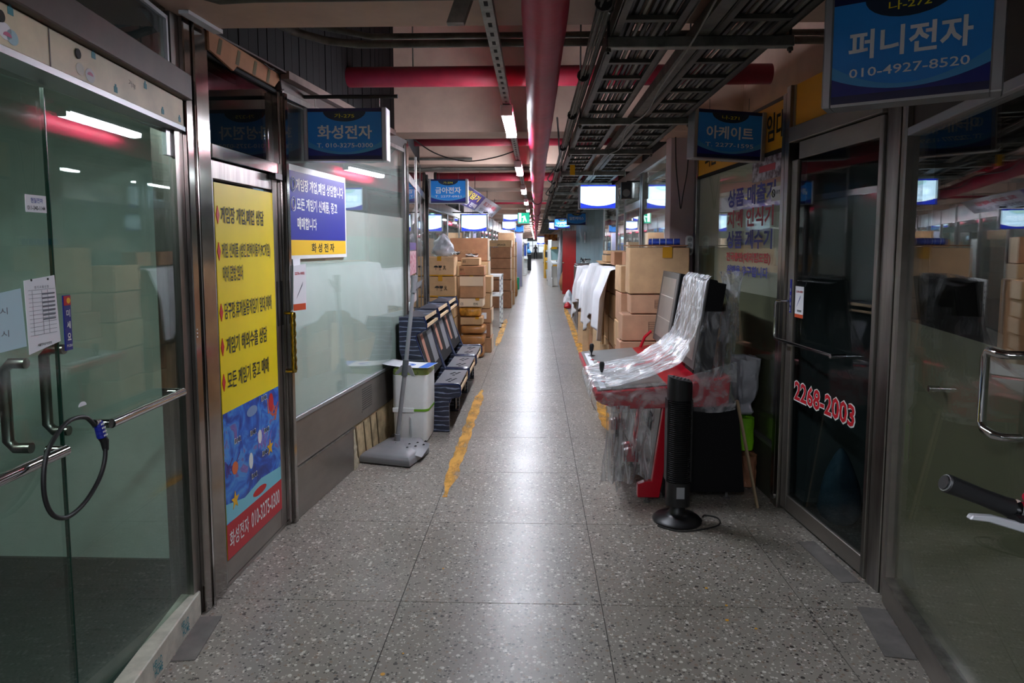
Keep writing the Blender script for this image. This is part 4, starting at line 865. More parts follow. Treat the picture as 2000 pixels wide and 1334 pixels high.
def sign(label, loc, rz, code, name, phone, pal=None, w=.48, h=.30, dep=.085, tilt=0, group='hanging blue shop signs', detail=True, nw=.74, capL=.025, capR=.03):
    pal = pal or SB
    t = thing('shop_sign', label, 'sign', loc, rz, group); t.rotation_euler[1] = tilt
    body = MB().box(-w / 2 + .002, w / 2 - .002, .004, dep, .004, h - .004).build('housing', M_ALU, t)
    child(t, 'end_cap', -w / 2, -w / 2 + capL, -.006, dep + .004, 0, h, M_ALU, .004); child(t, 'end_cap', w / 2 - capR, w / 2, -.006, dep + .004, 0, h, M_ALU, .004)
    child(t, 'edge_strip', -w / 2 + capL, w / 2 - capR, -.004, dep, -.0, .008, M_ALU)
    x0 = -w / 2 + capL; fw = w - capL - capR; z0 = .008; fh = h - .012
    for yy, sg in ((.003, -1), (dep + .001, 1)):
        f = child(t, 'face', x0, x0 + fw, *sorted((yy, yy + .003 * sg)), z0, z0 + fh, pal['face'])
        if sg == 1 and not detail: continue
        if sg == 1: continue
        y = yy - .0042
        def cur(a, b, n=16): return [(x0 + fw * i / n, z0 + fh * (a + b * (2 * i / n - 1) ** 2)) for i in range(n + 1)]
        MB().prism([(x0, z0), (x0 + fw, z0)] + cur(.1, .14)[::-1], y, y + .001, 'y').build('deep_band', pal['deep'], f)
        MB().prism(cur(.1, .14) + cur(.14, .22)[::-1], y, y + .001, 'y').build('sky_swoosh', pal['swoosh'], f)
        MB().prism([(x0, z0), (x0 + fw, z0), (x0 + fw, z0 + fh * .075), (x0, z0 + fh * .075)], y - .0004, y, 'y').build('base_band', pal['top'], f)
        MB().prism([(x0, z0 + fh * .93), (x0 + fw, z0 + fh * .93), (x0 + fw, z0 + fh), (x0, z0 + fh)], y, y + .001, 'y').build('top_band', pal['top'], f)
        cxx = x0 + fw * .5
        MB().prism([(cxx + fw * .29 * math.cos(a), z0 + fh * (.94 + .2 * math.sin(a))) for a in (math.pi + i * math.pi / 14 for i in range(15))], y - .0006, y - .0001, 'y').build('code_arc', pal['arc'], f)
        if code: txt(f, code, cxx - fw * .135, z0 + fh * .81, fw * .27, fh * .085, y - .0012, pal['code'], .01)
        if name: txt(f, name, x0 + fw * (1 - nw) / 2, z0 + fh * .4, fw * nw, fh * .27, y - .0012, pal['word'], .024)
        if phone: txt(f, phone, x0 + fw * .12, z0 + fh * .235, fw * .76, fh * .085, y - .0012, pal['word'], .008)
    return t
sign('blue hanging shop sign numbered 275 above the blue and yellow board', (-1.09, 4.0, 2.035), 0, '가-275', '화성전자', 'T. 010-3275-0300')
sign('small blue hanging shop sign numbered 274 beside the plank board', (-1.07, 8.55, 2.065), 0, '가-274', '금아전자', 'T. 2277-0951')
sign('large near blue hanging shop sign numbered 272 at the upper right', (1.007, 1.962, 1.943), R(-31.8), '나-272', '퍼니전자', '010-4927-8520', h=.305, w=.43, nw=.78)
sign('dark unlit blue hanging shop sign numbered 271 on the right', (1.185, 4.36, 2.075), R(14), '나-271', '아케이트', 'T. 2277-1595', tilt=R(1.5))
sign('glaring white lit sign hanging on the right under the cable trays', (.765, 8.6, 2.0), 0, '나-269', '삼영전자', 'T. 2278-1280', LIT, h=.295)
sign('glaring white lit sign hanging on the left above the cartons', (-1.06, 12.0, 1.795), 0, '가-273', '대성전자', 'T. 2277-0480', LIT)
sign('pale lit sign hanging on the left behind the tilted banner', (-.73, 20.6, 2.28), R(-8), '가-270', '한국전자', 'T. 2268-7001', LIT, w=.5)
sign('lower pale lit sign hanging on the left beneath another lit sign', (-.93, 24.2, 2.1), R(-8), '가-268', '우진전자', 'T. 2264-5120', LIT)
sign('dark navy sign edge hanging on the left behind the lower lit sign', (-.64, 27.0, 2.05), 0, '', '', '', SB, w=.4)
sign('dark unlit blue sign hanging in front of the teal wall panels', (.975, 16.6, 2.035), 0, '나-267', '일천케이스', '', SB, nw=.8)
sign('small lit blue sign hanging on the right beyond the dark one', (.77, 20.2, 2.05), R(-6), '나-265', '나성전자', 'T. 2266-3344', LITB, w=.48, h=.28)
sign('narrow cyan lit sign hanging on the right behind the small blue sign', (.6, 23.2, 2.08), 0, '', '', '', LIT, w=.34, h=.25)
sign('tiny pale lit sign low on the right far along the passage', (.66, 36, 1.8), 0, '', '', '', LIT, w=.4, h=.2)
sign('tiny turquoise lit sign far along the passage at right', (.35, 46, 1.65), 0, '', '', '', LIT, w=.5, h=.5)
for lab, x, y, z in (('thin hanger wire pair over the 274 sign', -1.07, 8.59, 2.365), ('thin hanger wire pair over the large 272 sign', 1.03, 1.998, 2.248), ('thin hanger wire pair over the dark 271 sign', 1.19, 4.4, 2.38), ('thin hanger wire pair over the white lit right sign', .765, 8.64, 2.295), ('thin hanger wire pair over the pale lit sign behind the banner', -.73, 20.64, 2.58), ('thin hanger wire pair over the lower pale lit left sign', -.93, 24.24, 2.4), ('thin hanger wire pair over the dark navy sign edge', -.64, 27.04, 2.35), ('thin hanger wire pair over the far turquoise sign', .35, 46.04, 2.15), ('thin hanger wire pair over the tiny pale far right sign', .66, 36.04, 2.0), ('thin hanger wire pair over the white lit left sign', -1.06, 12.04, 2.095)):
    t = thing('sign_hanger', lab, 'hanger', (x, y, z))
    for dx in (-.12, .12): MB().tube([(dx, 0, 0), (dx, 0, (2.45 if y < 10 else (2.12 if y < 13 else 3.3)) - z)], .0025, 5).build('wire', M_WIRE, t)
ex = thing('exit_sign', 'green lit running-man exit sign hanging under the lighting rail', 'sign', (-.29, 17.0, 2.075)); child(ex, 'housing', -.155, .155, 0, .08, 0, .285, M_ALU, .01); child(ex, 'panel', -.135, .135, -.008, -.001, .02, .27, M_TEALE)
for x in (-.12, .04): MB().tube([(x, .04, .285), (x, .04, 1.2)], .004, 6).build('rod', M_WIRED, ex)
MB().prism([(-.03, .05), (.0, .05), (.02, .13), (.05, .06), (.075, .06), (.04, .17), (.03, .21), (-.05, .18), (-.04, .15), (0, .17), (-.01, .13)], -.012, -.009, 'y').build('running_man', M_WHITEE, ex); MB().box(-.12, -.06, -.012, -.009, .05, .26).build('doorway', M_WHITEE, ex)
cmr = thing('dome_camera', 'white dome security camera under the far red cross pipe', 'camera', (.4, 17.6, 2.17)); MB().lathe([(.09, .12), (.09, .06), (.07, .03), (.02, .0)], n=16).build('dome', M_WHITE, cmr, smooth=True); MB().lathe([(.05, .035), (.04, .01), (.01, -.006)], n=12).build('lens_bubble', M_BLACK, cmr, smooth=True); MB().tube([(0, 0, .12), (0, 0, .17)], .02, 8).build('stem', M_WHITE, cmr)
tagp = thing('paper_tag', 'orange paper tag taped under the cable tray', 'tag', (.36, 6.9, 2.3), R(15)); child(tagp, 'tag', -.025, .025, 0, .003, -.06, .04, M_ARCY)
# tilted banner above the bright left shop
bn = thing('banner', 'tilted purple and white printed banner above the bright left shop', 'banner', (0, 0, 0))
MB().add([(-1.02, 8.75, 2.1), (-.87, 13.8, 2.1), (-.68, 13.9, 2.3), (-.84, 8.75, 2.3), (-1.03, 8.75, 2.11), (-.88, 13.8, 2.11), (-.69, 13.9, 2.31), (-.85, 8.75, 2.31)], [(0, 1, 2, 3), (7, 6, 5, 4), (0, 4, 5, 1), (1, 5, 6, 2), (2, 6, 7, 3), (3, 7, 4, 0)]).build('frame', M_ALU, bn)
BO = Vector((-1.02, 8.75, 2.1)); BU = Vector((.15, 5.05, 0)); BV = Vector((.18, 0, .2)); BNn = BU.cross(BV).normalized() * -1
if BNn.z > 0: BNn = -BNn
def bq(name, u0, u1, v0, v1, m, off=.003):
    P = [BO + BU * u + BV * v + BNn * off for u, v in ((u0, v0), (u1, v0), (u1, v1), (u0, v1))]; return MB().add(P, [(0, 1, 2, 3)]).build(name, m, bn, solid=.001)
bq('purple_field', .0, .42, .02, .98, mat('banner_purple', (58, 44, 120), .4)); bq('white_field', .42, 1, .02, .98, mat('banner_white', (190, 190, 204), .4))
def btext(s, u, v, du, dv, m):
    o = txt(None, s, 0, 0, 1, 1, 0, m, .02, 'banner_lettering')
    for q in o.data.vertices: q.co = BO + BU * (u + du * q.co.x) + BV * (v + dv * q.co.z) + BNn * .006
    o.parent = bn
btext('게임기', .03, .5, .3, .38, M_YEL); btext('매입 판매', .06, .1, .32, .28, M_WHITE); btext('최고가 매입', .48, .5, .4, .3, M_LRED); btext('전자부품 도소매', .48, .1, .45, .25, M_INKG)
for y in (9.2, 11.5, 13.6): MB().tube([(-.8, y, 2.3), (-.8, y, 2.46)], .005, 5).build('hanger', M_WIRED, bn)

# ------------------------------------------------------------------ cardboard boxes
def carton(label, x0, x1, y0, y1, z0, z1, m, rz=0, tape=None, icons=None, table=False, words=None, group=None, name='carton', jit=.004, edge=False):
    w, dpt, h = x1 - x0, y1 - y0, z1 - z0
    t = thing(name, label, 'box', ((x0 + x1) / 2, (y0 + y1) / 2, z0), rz, group)
    MB().box(-w / 2, w / 2, -dpt / 2, dpt / 2, 0, h).build('body', m, t, bevel=.006, jitter=jit * .5)
    yf = -dpt / 2 - .0065
    if tape is not None:
        tw = w * .16
        MB().box(-tw / 2 + tape, tw / 2 + tape, yf, yf + .002, h * .78, h + .006).box(-tw / 2 + tape, tw / 2 + tape, yf, dpt / 2, h + .0045, h + .006).build('tape', M_TAPE, t)
        MB().box(-w * .48, w * .48, yf, yf + .0015, .0, h * .06).build('tape', M_TAPE, t) if icons else None
    MB().box(-w / 2 + .01, w / 2 - .01, -.002, .002, h + .002, h + .0042).build('flap_seam', M_DARK, t)
    if icons:
        sz = h * .12; zc = h * .42
        for k in range(3):
            xc = -w * .02 + (k - 1) * w * .16; mb = MB()
            if k == 0:
                mb.prism([(xc + sz * math.cos(a), zc + sz * .8 * math.sin(a) + sz * .2) for a in (i * math.pi / 8 for i in range(9))], yf, yf + .001, 'y'); mb.box(xc - sz * .08, xc + sz * .08, yf, yf + .001, zc - sz * .9, zc + sz * .3)
            elif k == 1:
                mb.prism([(xc - sz * .8, zc + sz), (xc - sz * .6, zc + sz * .1), (xc, zc - sz * .1), (xc + sz * .6, zc + sz * .1), (xc + sz * .8, zc + sz)], yf, yf + .001, 'y'); mb.box(xc - sz * .08, xc + sz * .08, yf, yf + .001, zc - sz * .9, zc); mb.box(xc - sz * .5, xc + sz * .5, yf, yf + .001, zc - sz, zc - sz * .85)
            else:
                mb.tube([(xc + sz * .35 * math.cos(a), yf, zc + sz * .6 + sz * .35 * math.sin(a)) for a in (i * math.pi / 6 for i in range(13))], sz * .1, 4); mb.beam((xc, yf, zc + sz * .3), (xc - sz * .6, yf, zc - sz * .9), sz * .14, .002, (0, 1, 0)); mb.beam((xc, yf, zc + sz * .3), (xc + sz * .6, yf, zc - sz * .9), sz * .14, .002, (0, 1, 0)); mb.beam((xc - sz * .6, yf, zc - sz * .4), (xc + sz * .6, yf, zc - sz * .4), sz * .12, .002, (0, 1, 0))
            mb.build('care_mark', M_INK, t)
    if table:
        tx, tz, tw, th = w * .02, h * .3, w * .34, h * .42; mb = MB()
        for q in range(6): mb.box(tx, tx + tw, yf, yf + .001, tz + th * q / 5 - .0012, tz + th * q / 5 + .0012)
        for q in (0, .45, 1): mb.box(tx + tw * q - .0012, tx + tw * q + .0012, yf, yf + .001, tz, tz + th)
        mb.build('printed_table', M_INK, t)
    if words:
        for s, ux, uz, uw, uh, mm in words: txt(t, s, -w / 2 + w * ux, h * uz, w * uw, h * uh, yf - .0005, mm, .01, 'print')
    if edge: MB().box(w / 2 + .0045, w / 2 + .0065, -dpt / 2 + .005, dpt / 2 - .005, .004, h - .004).build('pale_side', M_CARDEDGE, t)  # paler sheet covering the carton's whole right side
    return t
# left stack with care marks
zz = 0
for k, h in enumerate((.31, .26, .27, .27, .255)):
    carton(['bottom', 'second lowest', 'middle', 'second highest', 'topmost'][k] + ' carton of the stack with umbrella and glass marks', -1.435 + .006 * (k % 2), -1.08 + .006 * (k % 2), 9.2, 9.55, zz, zz + h, M_CARD[0] if k != 4 else M_CARD[2], tape=-.02, icons=True, group='stack of cartons with care marks', rz=R((-1, 1, 0, 1, -1)[k])); zz += h + .01
tc_ = zz
o = lump('wrapped_bag', 'crumpled clear plastic wrapped parcel on top of the care-marked cartons', 'bag', (-1.25, 9.4, tc_), .15, .12, .3, M_BAGW, 4, taper=.3, amp=.45)
t = thing('cable_heap', 'tangle of black and white cables on the care-marked cartons', 'cable', (-1.07, 9.3, tc_ + .012)); rnd = random.Random(4)
for k in range(6): MB().tube([(rnd.uniform(-.07, .06), rnd.uniform(-.06, .06), rnd.uniform(0, .05)) for q in range(5)], .006, 5).build('cable', M_BLACK if k % 2 else M_WHITE, t, smooth=True)
# second stack: wrapped sacks and odd boxes
def sack(label, x0, x1, y0, y1, z0, h, m, seed, group=None, rz=0):
    w, dp = x1 - x0, y1 - y0; mb = MB()
    def fn(u, v):
        a = 2 * math.pi * u; ph = -math.pi / 2 + math.pi * v; ex = .35
        sg = lambda c: math.copysign(abs(c) ** ex, c)
        k = 1 + .05 * noise.noise(Vector((math.cos(a) * 2 + seed, math.sin(a) * 2, v * 3)))
        return (w / 2 * sg(math.cos(a)) * abs(math.cos(ph)) ** .3 * k, dp / 2 * sg(math.sin(a)) * abs(math.cos(ph)) ** .3 * k, h / 2 + h / 2 * math.copysign(abs(math.sin(ph)) ** .6, math.sin(ph)))
    mb.grid(fn, 24, 12); o = mb.build('wrapped_parcel', m, smooth=True); o.location = ((x0 + x1) / 2, (y0 + y1) / 2, z0); o.rotation_euler[2] = rz
    return tag(o, label, 'parcel', group)
z = 0
for k, (h, lab) in enumerate(((.17, 'lowest brown wrapped parcel of the leaning pile'), (.145, 'second brown wrapped parcel of the leaning pile'), (.12, 'third thin brown wrapped parcel of the leaning pile'))):
    sack(lab, -1.06 + .01 * k, -.71 + .008 * k, 9.45, 9.85, z, h, M_SACK, k, 'leaning pile of wrapped parcels'); z += h + .01
carton('flat box sealed with amber tape on the brown wrapped parcels', -1.04, -.73, 9.46, 9.84, z, z + .1, M_CARD[0], rz=R(1), group='leaning pile of wrapped parcels', tape=.08); z += .108
sack('glossy amber taped parcel in the leaning pile', -1.06, -.75, 9.46, 9.84, z, .13, M_AMBER, 7, 'leaning pile of wrapped parcels', R(-1)); z += .14
carton('thin white printed box with amber tape in the leaning pile', -1.05, -.72, 9.46, 9.84, z, z + .115, M_CARDEDGE, group='leaning pile of wrapped parcels', words=[('CS', .06, .2, .12, .3, M_INKG), ('전자', .6, .2, .2, .3, M_INK)], tape=.09); z += .123
carton('pale and brown banded carton with amber tape near the top of the pile', -1.04, -.71, 9.46, 9.84, z, z + .3, M_CARD[1], tape=.0, group='leaning pile of wrapped parcels')
zc = z; t = thing('carton_wrap', 'white paper band around the banded carton', 'wrap', (-.875, 9.452, z + .165)); child(t, 'band', -.16, .16, -.004, 0, 0, .13, M_CARDEDGE); z += .308
carton('open brown box printed with black letters on the pile', -1.05, -.7, 9.46, 9.84, z, z + .13, M_CARD[1], words=[('종이', .05, .5, .14, .25, M_INK), ('BOX 120', .05, .15, .2, .1, M_LRED), ('2', .85, .15, .03, .15, M_LRED)], group='leaning pile of wrapped parcels'); z += .138
carton('topmost tan box of the leaning pile with cable bits on it', -1.02, -.77, 9.5, 9.84, z, z + .1, M_CARD[2], group='leaning pile of wrapped parcels', words=[('BOX', .1, .35, .16, .35, M_INK)]); z += .108
t = thing('cable_heap', 'tangle of black and white cables on the topmost tan box', 'cable', (-.89, 9.66, z + .01))
for k in range(6): MB().tube([(rnd.uniform(-.09, .09), rnd.uniform(-.06, .06), rnd.uniform(0, .04)) for q in range(5)], .006, 5).build('cable', M_BLACK if k % 2 else M_WHITE, t, smooth=True)
# column of cartons behind the pile, tall television carton
z = 0
for k, h in enumerate((.22, .2, .2, .22, .235)):
    tt = carton(['lowest', 'second', 'third', 'fourth', 'uppermost'][k] + ' carton of the column right behind the parcel pile', -1.03 + .01 * (k % 2), -.64 - .014 * (k % 2), 9.96, 10.42, z, z + h, M_CARD[(1, 3, 1, 0, 0)[k]], group='carton column behind the parcel pile', edge=True)
    if k in (1, 2): child(tt, 'label', .05, .13, -.249, -.247, h * .3, h * .75, M_PAPER)
    z += h + .009
carton('long plain brown carton lying across the column behind the parcels', -1.26, -.72, 10.5, 11.0, 1.09, 1.31, M_CARD[0], edge=True, words=[('PUSAN', .55, .45, .25, .15, M_CARD[3])])
carton('wide flat television carton standing high on the carton column', -1.3, -.73, 10.55, 10.95, 1.32, 1.665, M_CARD[3], edge=True, tape=None, words=[('DIGITAL TV', .28, .35, .4, .14, M_CARD[1])])
carton('plain brown support carton under the television carton', -1.28, -.73, 10.5, 11.0, 0, 1.08, M_CARD[1])
# tall speaker carton column and rack
z = 0; tw = [(.42, M_CARD[3]), (.27, M_CARD[3]), (.27, M_CARD[3]), (.25, M_CARD[3]), (.27, M_CARD[3])]
for k, (h, m) in enumerate(tw):
    carton(['lowest', 'second', 'third', 'fourth', 'fifth'][k] + ' brown carton of the tall column under the speaker box', -1.12, -.6 if k < 1 else -.62, 17.2, 17.75, z, z + h, m, group='tall carton column under the speaker box', edge=True); z += h + .009
carton('long speaker box on top of the tall brown carton column', -1.14, -.6, 17.2, 17.75, z, z + .16, M_CARD[0], edge=True, words=[('SPEAKER', .36, .15, .38, .3, M_INK), ('ELECTRONICS', .1, .65, .3, .15, M_INKG)])
z = 0
for k in range(6):
    carton(['lowest', 'second', 'third', 'fourth', 'fifth', 'topmost'][k] + ' carton of the tall strapped column behind the speaker boxes', -.98, -.56, 18.2, 18.7, z, z + .31, M_CARD[k % 3], group='strapped carton column', edge=True); z += .316
z = 0
for k, h in enumerate((.7, .5, .45)):
    carton(['lowest', 'middle', 'topmost'][k] + ' plain carton in the far left column before the lilac panel', -1.0, -.62, 22.5, 23.0, z, z + h, M_CARD[k % 3], group='far left carton column', edge=True); z += h + .009
# white slotted-angle rack
rk = thing('slotted_rack', 'small white slotted-angle rack standing behind the leaning parcels', 'rack', (-.78, 13.0, 0))
for x in (-.16, .1):
    for y in (0, .75):
        p = MB().box(x, x + .035, y, y + .004, 0, 1.0).box(x, x + .004, y, y + .035, 0, 1.0).build('upright', M_WHITE, rk); child(rk, 'foot', x - .004, x + .04, y - .004, y + .04, -.0, .02, M_BLACK)
        for q in range(9): child(p, 'slot', x + .012, x + .024, y - .001, y + .001, .08 + q * .1, .12 + q * .1, M_INKG)
for z in (.6, .97): child(rk, 'shelf', -.16, .14, -.002, .79, z, z + .03, M_WHITE)
gb = carton('small green crate with bottles at the left edge far along the passage', -.78, -.58, 24.6, 25.0, 0, .42, M_GREENB)
lump('brown_bundle', 'crumpled brown and black bundle leaning on the strapped cartons', 'bundle', (-.64, 21.2, 0), .11, .14, .9, M_SACK, 9, taper=.55, amp=.3)
# ------------------------------------------------------------------ left floor things
# floor sweeper
sw = thing('floor_sweeper', 'grey push floor sweeper with long handle leaning by the dehumidifier', 'sweeper', (-1.03, 4.98, 0))
def swf(u, v):
    # rounded trapezoid head: front edge toward the viewer, domed top
    c = [(-.225, -.18), (.155, -.29), (.24, .06), (.16, .27), (-.11, .25)]
    n = len(c); s = u * n; i = int(s) % n; f = s - int(s); p = Vector(c[i]).lerp(Vector(c[(i + 1) % n]), f)
    prof = [(1.0, .012), (1.0, .03), (.985, .05), (.9, .072), (.7, .088), (.4, .098), (.02, .1)]
    q = v * (len(prof) - 1); j = min(int(q), len(prof) - 2); g = q - j
    r = prof[j][0] * (1 - g) + prof[j + 1][0] * g; z = prof[j][1] * (1 - g) + prof[j + 1][1] * g
    return (p.x * r, p.y * r, z)
MB().grid(swf, 40, 18).build('head', M_GREYP, sw, smooth=True)
MB().prism([(-.2, -.16), (.14, -.26), (.22, .05), (.14, .24), (-.1, .22)], .004, .012, 'z').build('skirt', M_BLACK, sw)
MB().grid(lambda u, v: (.05 + .17 * u + .02 * math.sin(math.pi * v), -.2 + .36 * v + .04 * u, .099 - .03 * u * u * 1.3 - .04 * abs(v - .5) ** 2 * 2), 8, 8).build('end_cover', mat('grey_plastic_b', (118, 118, 122), .45), sw, smooth=True)
for k in range(3):
    for q in range(2): x = .1 + .05 * k; y = -.12 + .09 * q + .06 * k; MB().prism([(x, y), (x + .016, y + .006), (x + .006, y + .018)], .098 - .008 * k, .1015 - .006 * k, 'z').build('vent_hole', M_DARK, sw)
MB().tube([(.0, .06, .09), (.004, .06, .15)], .022, 14).build('socket', M_GREYP, sw, smooth=True)
MB().tube([(.004, .06, .14), (.06, .11, .64)], .0165, 14).build('lower_pole', M_GREYP, sw, smooth=True)
MB().tube([(.052, .105, .58), (.064, .115, .7)], .023, 14).build('joint', mat('grey_plastic_c', (84, 86, 90), .4), sw, smooth=True)
MB().prism([(-.02, .6), (.03, .66), (.1, .66), (.13, .58), (.11, .58), (.06, .63), (.0, .59)], .1, .115, 'y').build('hook_clip', M_GREYP, sw)
MB().tube([(.064, .115, .68), (.118, .16, 1.22)], .0155, 14).build('upper_pole', mat('pole_silver', (150, 152, 156), .35, .3), sw, smooth=True)
MB().tube([(.117, .16, 1.2), (.122, .163, 1.25), (.124, .165, 1.33)], [.024, .022, .026], 14).build('grip', M_GREYP, sw, smooth=True)
MB().prism([(.12, 1.26), (.19, 1.3), (.17, 1.25), (.13, 1.215)], .15, .175, 'y').build('hanging_loop', M_GREYP, sw)
# dehumidifier
dh = thing('dehumidifier', 'white dehumidifier with olive lid and green stripe against the wall', 'dehumidifier', (-.972, 5.46, 0), R(-2))
def rrect(w, d, r, n=5):
    out = []
    for cx_, cy_, a0 in ((w - r, d - r, 0), (-w + r, d - r, 90), (-w + r, -d + r, 180), (w - r, -d + r, 270)):
        for k in range(n + 1): a = R(a0 + 90 * k / n); out.append((cx_ + r * math.cos(a), cy_ + r * math.sin(a)))
    return out
def loft(secs):
    mb = MB(); vs = []; n = len(secs[0][0])
    for poly, z in secs: vs += [(p[0], p[1], z) for p in poly]
    fs = [tuple(range(n - 1, -1, -1)), tuple((len(secs) - 1) * n + k for k in range(n))]
    for i in range(len(secs) - 1):
        for k in range(n): fs.append((i * n + k, i * n + (k + 1) % n, (i + 1) * n + (k + 1) % n, (i + 1) * n + k))
    return mb.add(vs, fs)
loft([(rrect(.128, .145, .035), .018), (rrect(.135, .152, .04), .05), (rrect(.142, .16, .045), .3), (rrect(.143, .16, .045), .545)]).build('body', M_WHITE, dh, smooth=True)
loft([(rrect(.141, .158, .045), .545), (rrect(.143, .16, .045), .555), (rrect(.14, .157, .045), .585), (rrect(.12, .135, .04), .598)]).build('lid', mat('olive_lid', (142, 158, 84), .4), dh, smooth=True)
loft([(rrect(.1432, .1612, .045), .258), (rrect(.1432, .1612, .045), .276)]).build('green_stripe', mat('green_stripe', (104, 160, 28), .4), dh, smooth=True)
MB().box(-.1385, .03, -.1635, -.155, .25, .285).build('stripe_cover', M_WHITE, dh, bevel=.002)
MB().prism([(.0, .02), (.012, .02), (.008, .2), (-.004, .215)], -.163, -.152, 'y').build('tank_seam', mat('seam_grey', (170, 172, 172), .5), dh)
MB().tube([(.02, -.162, .556), (.05, -.168, .553), (.07, -.166, .562), (.06, -.158, .572)], .004, 6).build('lid_handle', mat('olive_dark', (90, 100, 50), .4), dh)
for x in (-.1, .1):
    for y in (-.11, .11): MB().tube([(x, y - .012, .018), (x, y + .012, .018)], .018, 10).build('caster', M_BLACK, dh)
lf = thing('paper_sheet', 'white leaflet with a blue logo and stripe lying on the dehumidifier', 'paper', (-.98, 5.44, .6015), R(-10))
MB().grid(lambda u, v: (-.2 + .38 * u, -.15 + .25 * v, .004 + .012 * (u - .5) ** 2 + .02 * (1 - u) ** 3), 10, 4).build('sheet', M_PAPER, lf, smooth=True, solid=.001)
MB().grid(lambda u, v: (.1 + .075 * u, -.146 + .242 * v, .0055 + .012 * (.8 + .2 * u - .5) ** 2), 3, 4).build('blue_stripe', mat('print_blue', (50, 110, 210), .6), lf, solid=.0008)
for r in (.055, .04): MB().tube([(-.03 + r * 1.2 * math.cos(a), -.03 + r * .7 * math.sin(a), .0065) for a in (i * math.pi / 10 for i in range(21))], .004, 4).build('logo_ring', MATS['print_blue'], lf)

# navy bartop game cabinets
SIDE = [(-1.124, .966), (-.922, .968), (-.9, .9), (-.9, .867), (-.94, .845), (-.977, .83), (-.99, .79), (-.954, .684), (-.86, .43), (-.84, .402), (-.64, .402), (-.624, .39), (-.622, .32), (-.635, .3), (-.678, .297), (-.703, .285), (-.714, .25), (-.714, .005), (-1.03, .005), (-1.06, .47), (-1.125, .69)]
M_NAVYG = mat('navy_gloss', (20, 34, 70), .2); M_COPPER = mat('copper_board', (178, 122, 100), .6); M_SHEET = mat('panel_steel', (140, 142, 148), .35, .4)
def cabinet(label, y0, w=.755):
    t = thing('game_cabinet', label, 'game cabinet', (0, y0, 0), group='row of navy game cabinets')
    for a in (0, w - .02):
        s = MB().prism(SIDE, a, a + .02, 'y').build('side_panel', M_NAVYWOOD, t)
        n = len(SIDE); MB().tube([(x, a + .01, z) for x, z in SIDE[1:17]], .0105, 6).build('edge_moulding', M_NAVYG, s, smooth=True)
    a, b = .021, w - .021
    MB().box(-1.115, -.93, a, b, .935, .955).build('top_panel', M_NAVYWOOD, t)
    MB().box(-.935, -.92, a, b, .925, .955).build('top_rail', M_WOODP, t); MB().box(-.925, -.905, a, b, .865, .885).build('marquee_rail', M_WOODP, t)
    MB().box(-1.06, -1.05, a, b, .4, .93).build('back_panel', M_BLACKM, t)
    MB().prism([(-1.0, .84), (-.985, .84), (-.87, .45), (-.885, .45)], a, b, 'y').build('screen_frame', M_BLACKM, t)
    MB().prism([(-.978, .8), (-.972, .8), (-.885, .5), (-.891, .5)], a + .1, a + .22, 'y').build('copper_strip', M_COPPER, t); MB().prism([(-.972, .79), (-.966, .79), (-.885, .5), (-.891, .5)], b - .3, b - .06, 'y').build('screen_sheet', M_SHEET, t)
    cp = MB().box(-.845, -.632, a, b, .385, .396).build('control_panel', M_SHEET, t)
    for g in (.2, .5):
        for q in range(6): MB().tube([(-.76 + .045 * (q % 2) + .012 * (q // 2), y := (a + g + .035 * (q // 2)), .396), (-.76 + .045 * (q % 2) + .012 * (q // 2), y, .398)], .012, 10).build('button_hole', M_DARK, cp)
        MB().tube([(-.73, a + g - .06, .396), (-.73, a + g - .06, .398)], .014, 10).build('button_hole', M_DARK, cp)
    MB().box(-.645, -.63, a, b, .315, .34).build('front_rail', M_WOODP, t); MB().box(-.645, -.63, b - .03, b, .34, .385).build('front_rail', M_WOODP, t)
    MB().box(-.84, -.83, a, b, .005, .385).build('front_board', M_BLACKM, t); MB().box(-.829, -.826, a + .05, a + .3, .32, .37).build('copper_strip', M_COPPER, t); MB().box(-.829, -.824, a + .36, a + .46, .325, .36).build('coin_plate', M_GREYB, t); MB().box(-.83, -.72, b - .3, b - .05, .26, .27).build('inner_shelf', M_SHEET, t)
    MB().box(-.72, -.705, w * .5, w * .5 + .12, .1, .25).build('kick_plate', M_BLACKM, t)
    return t
for k, lab in enumerate(('nearest navy wood-grain game cabinet beside the dehumidifier', 'middle navy wood-grain game cabinet of the row', 'farthest navy wood-grain game cabinet of the row before the cartons')): cabinet(lab, 5.645 if k == 0 else 5.645 + .785 * k, .755)
t = thing('wall_socket', 'white wall socket on the left post beside the sweeper handle', 'socket', onwall(C0, C1, LC - .06, -.03, .985), ang(C0, C1)); child(t, 'plate', 0, .075, 0, .02, 0, .075, M_WHITE, .004); MB().tube([(.038, -.002, .038), (.038, .001, .038)], .024, 16).build('socket_ring', mat('seam_grey', (170, 172, 172), .5), t)
for x in (.028, .048): MB().tube([(x, -.0035, .038), (x, -.001, .038)], .004, 8).build('pin_hole', M_INK, t)

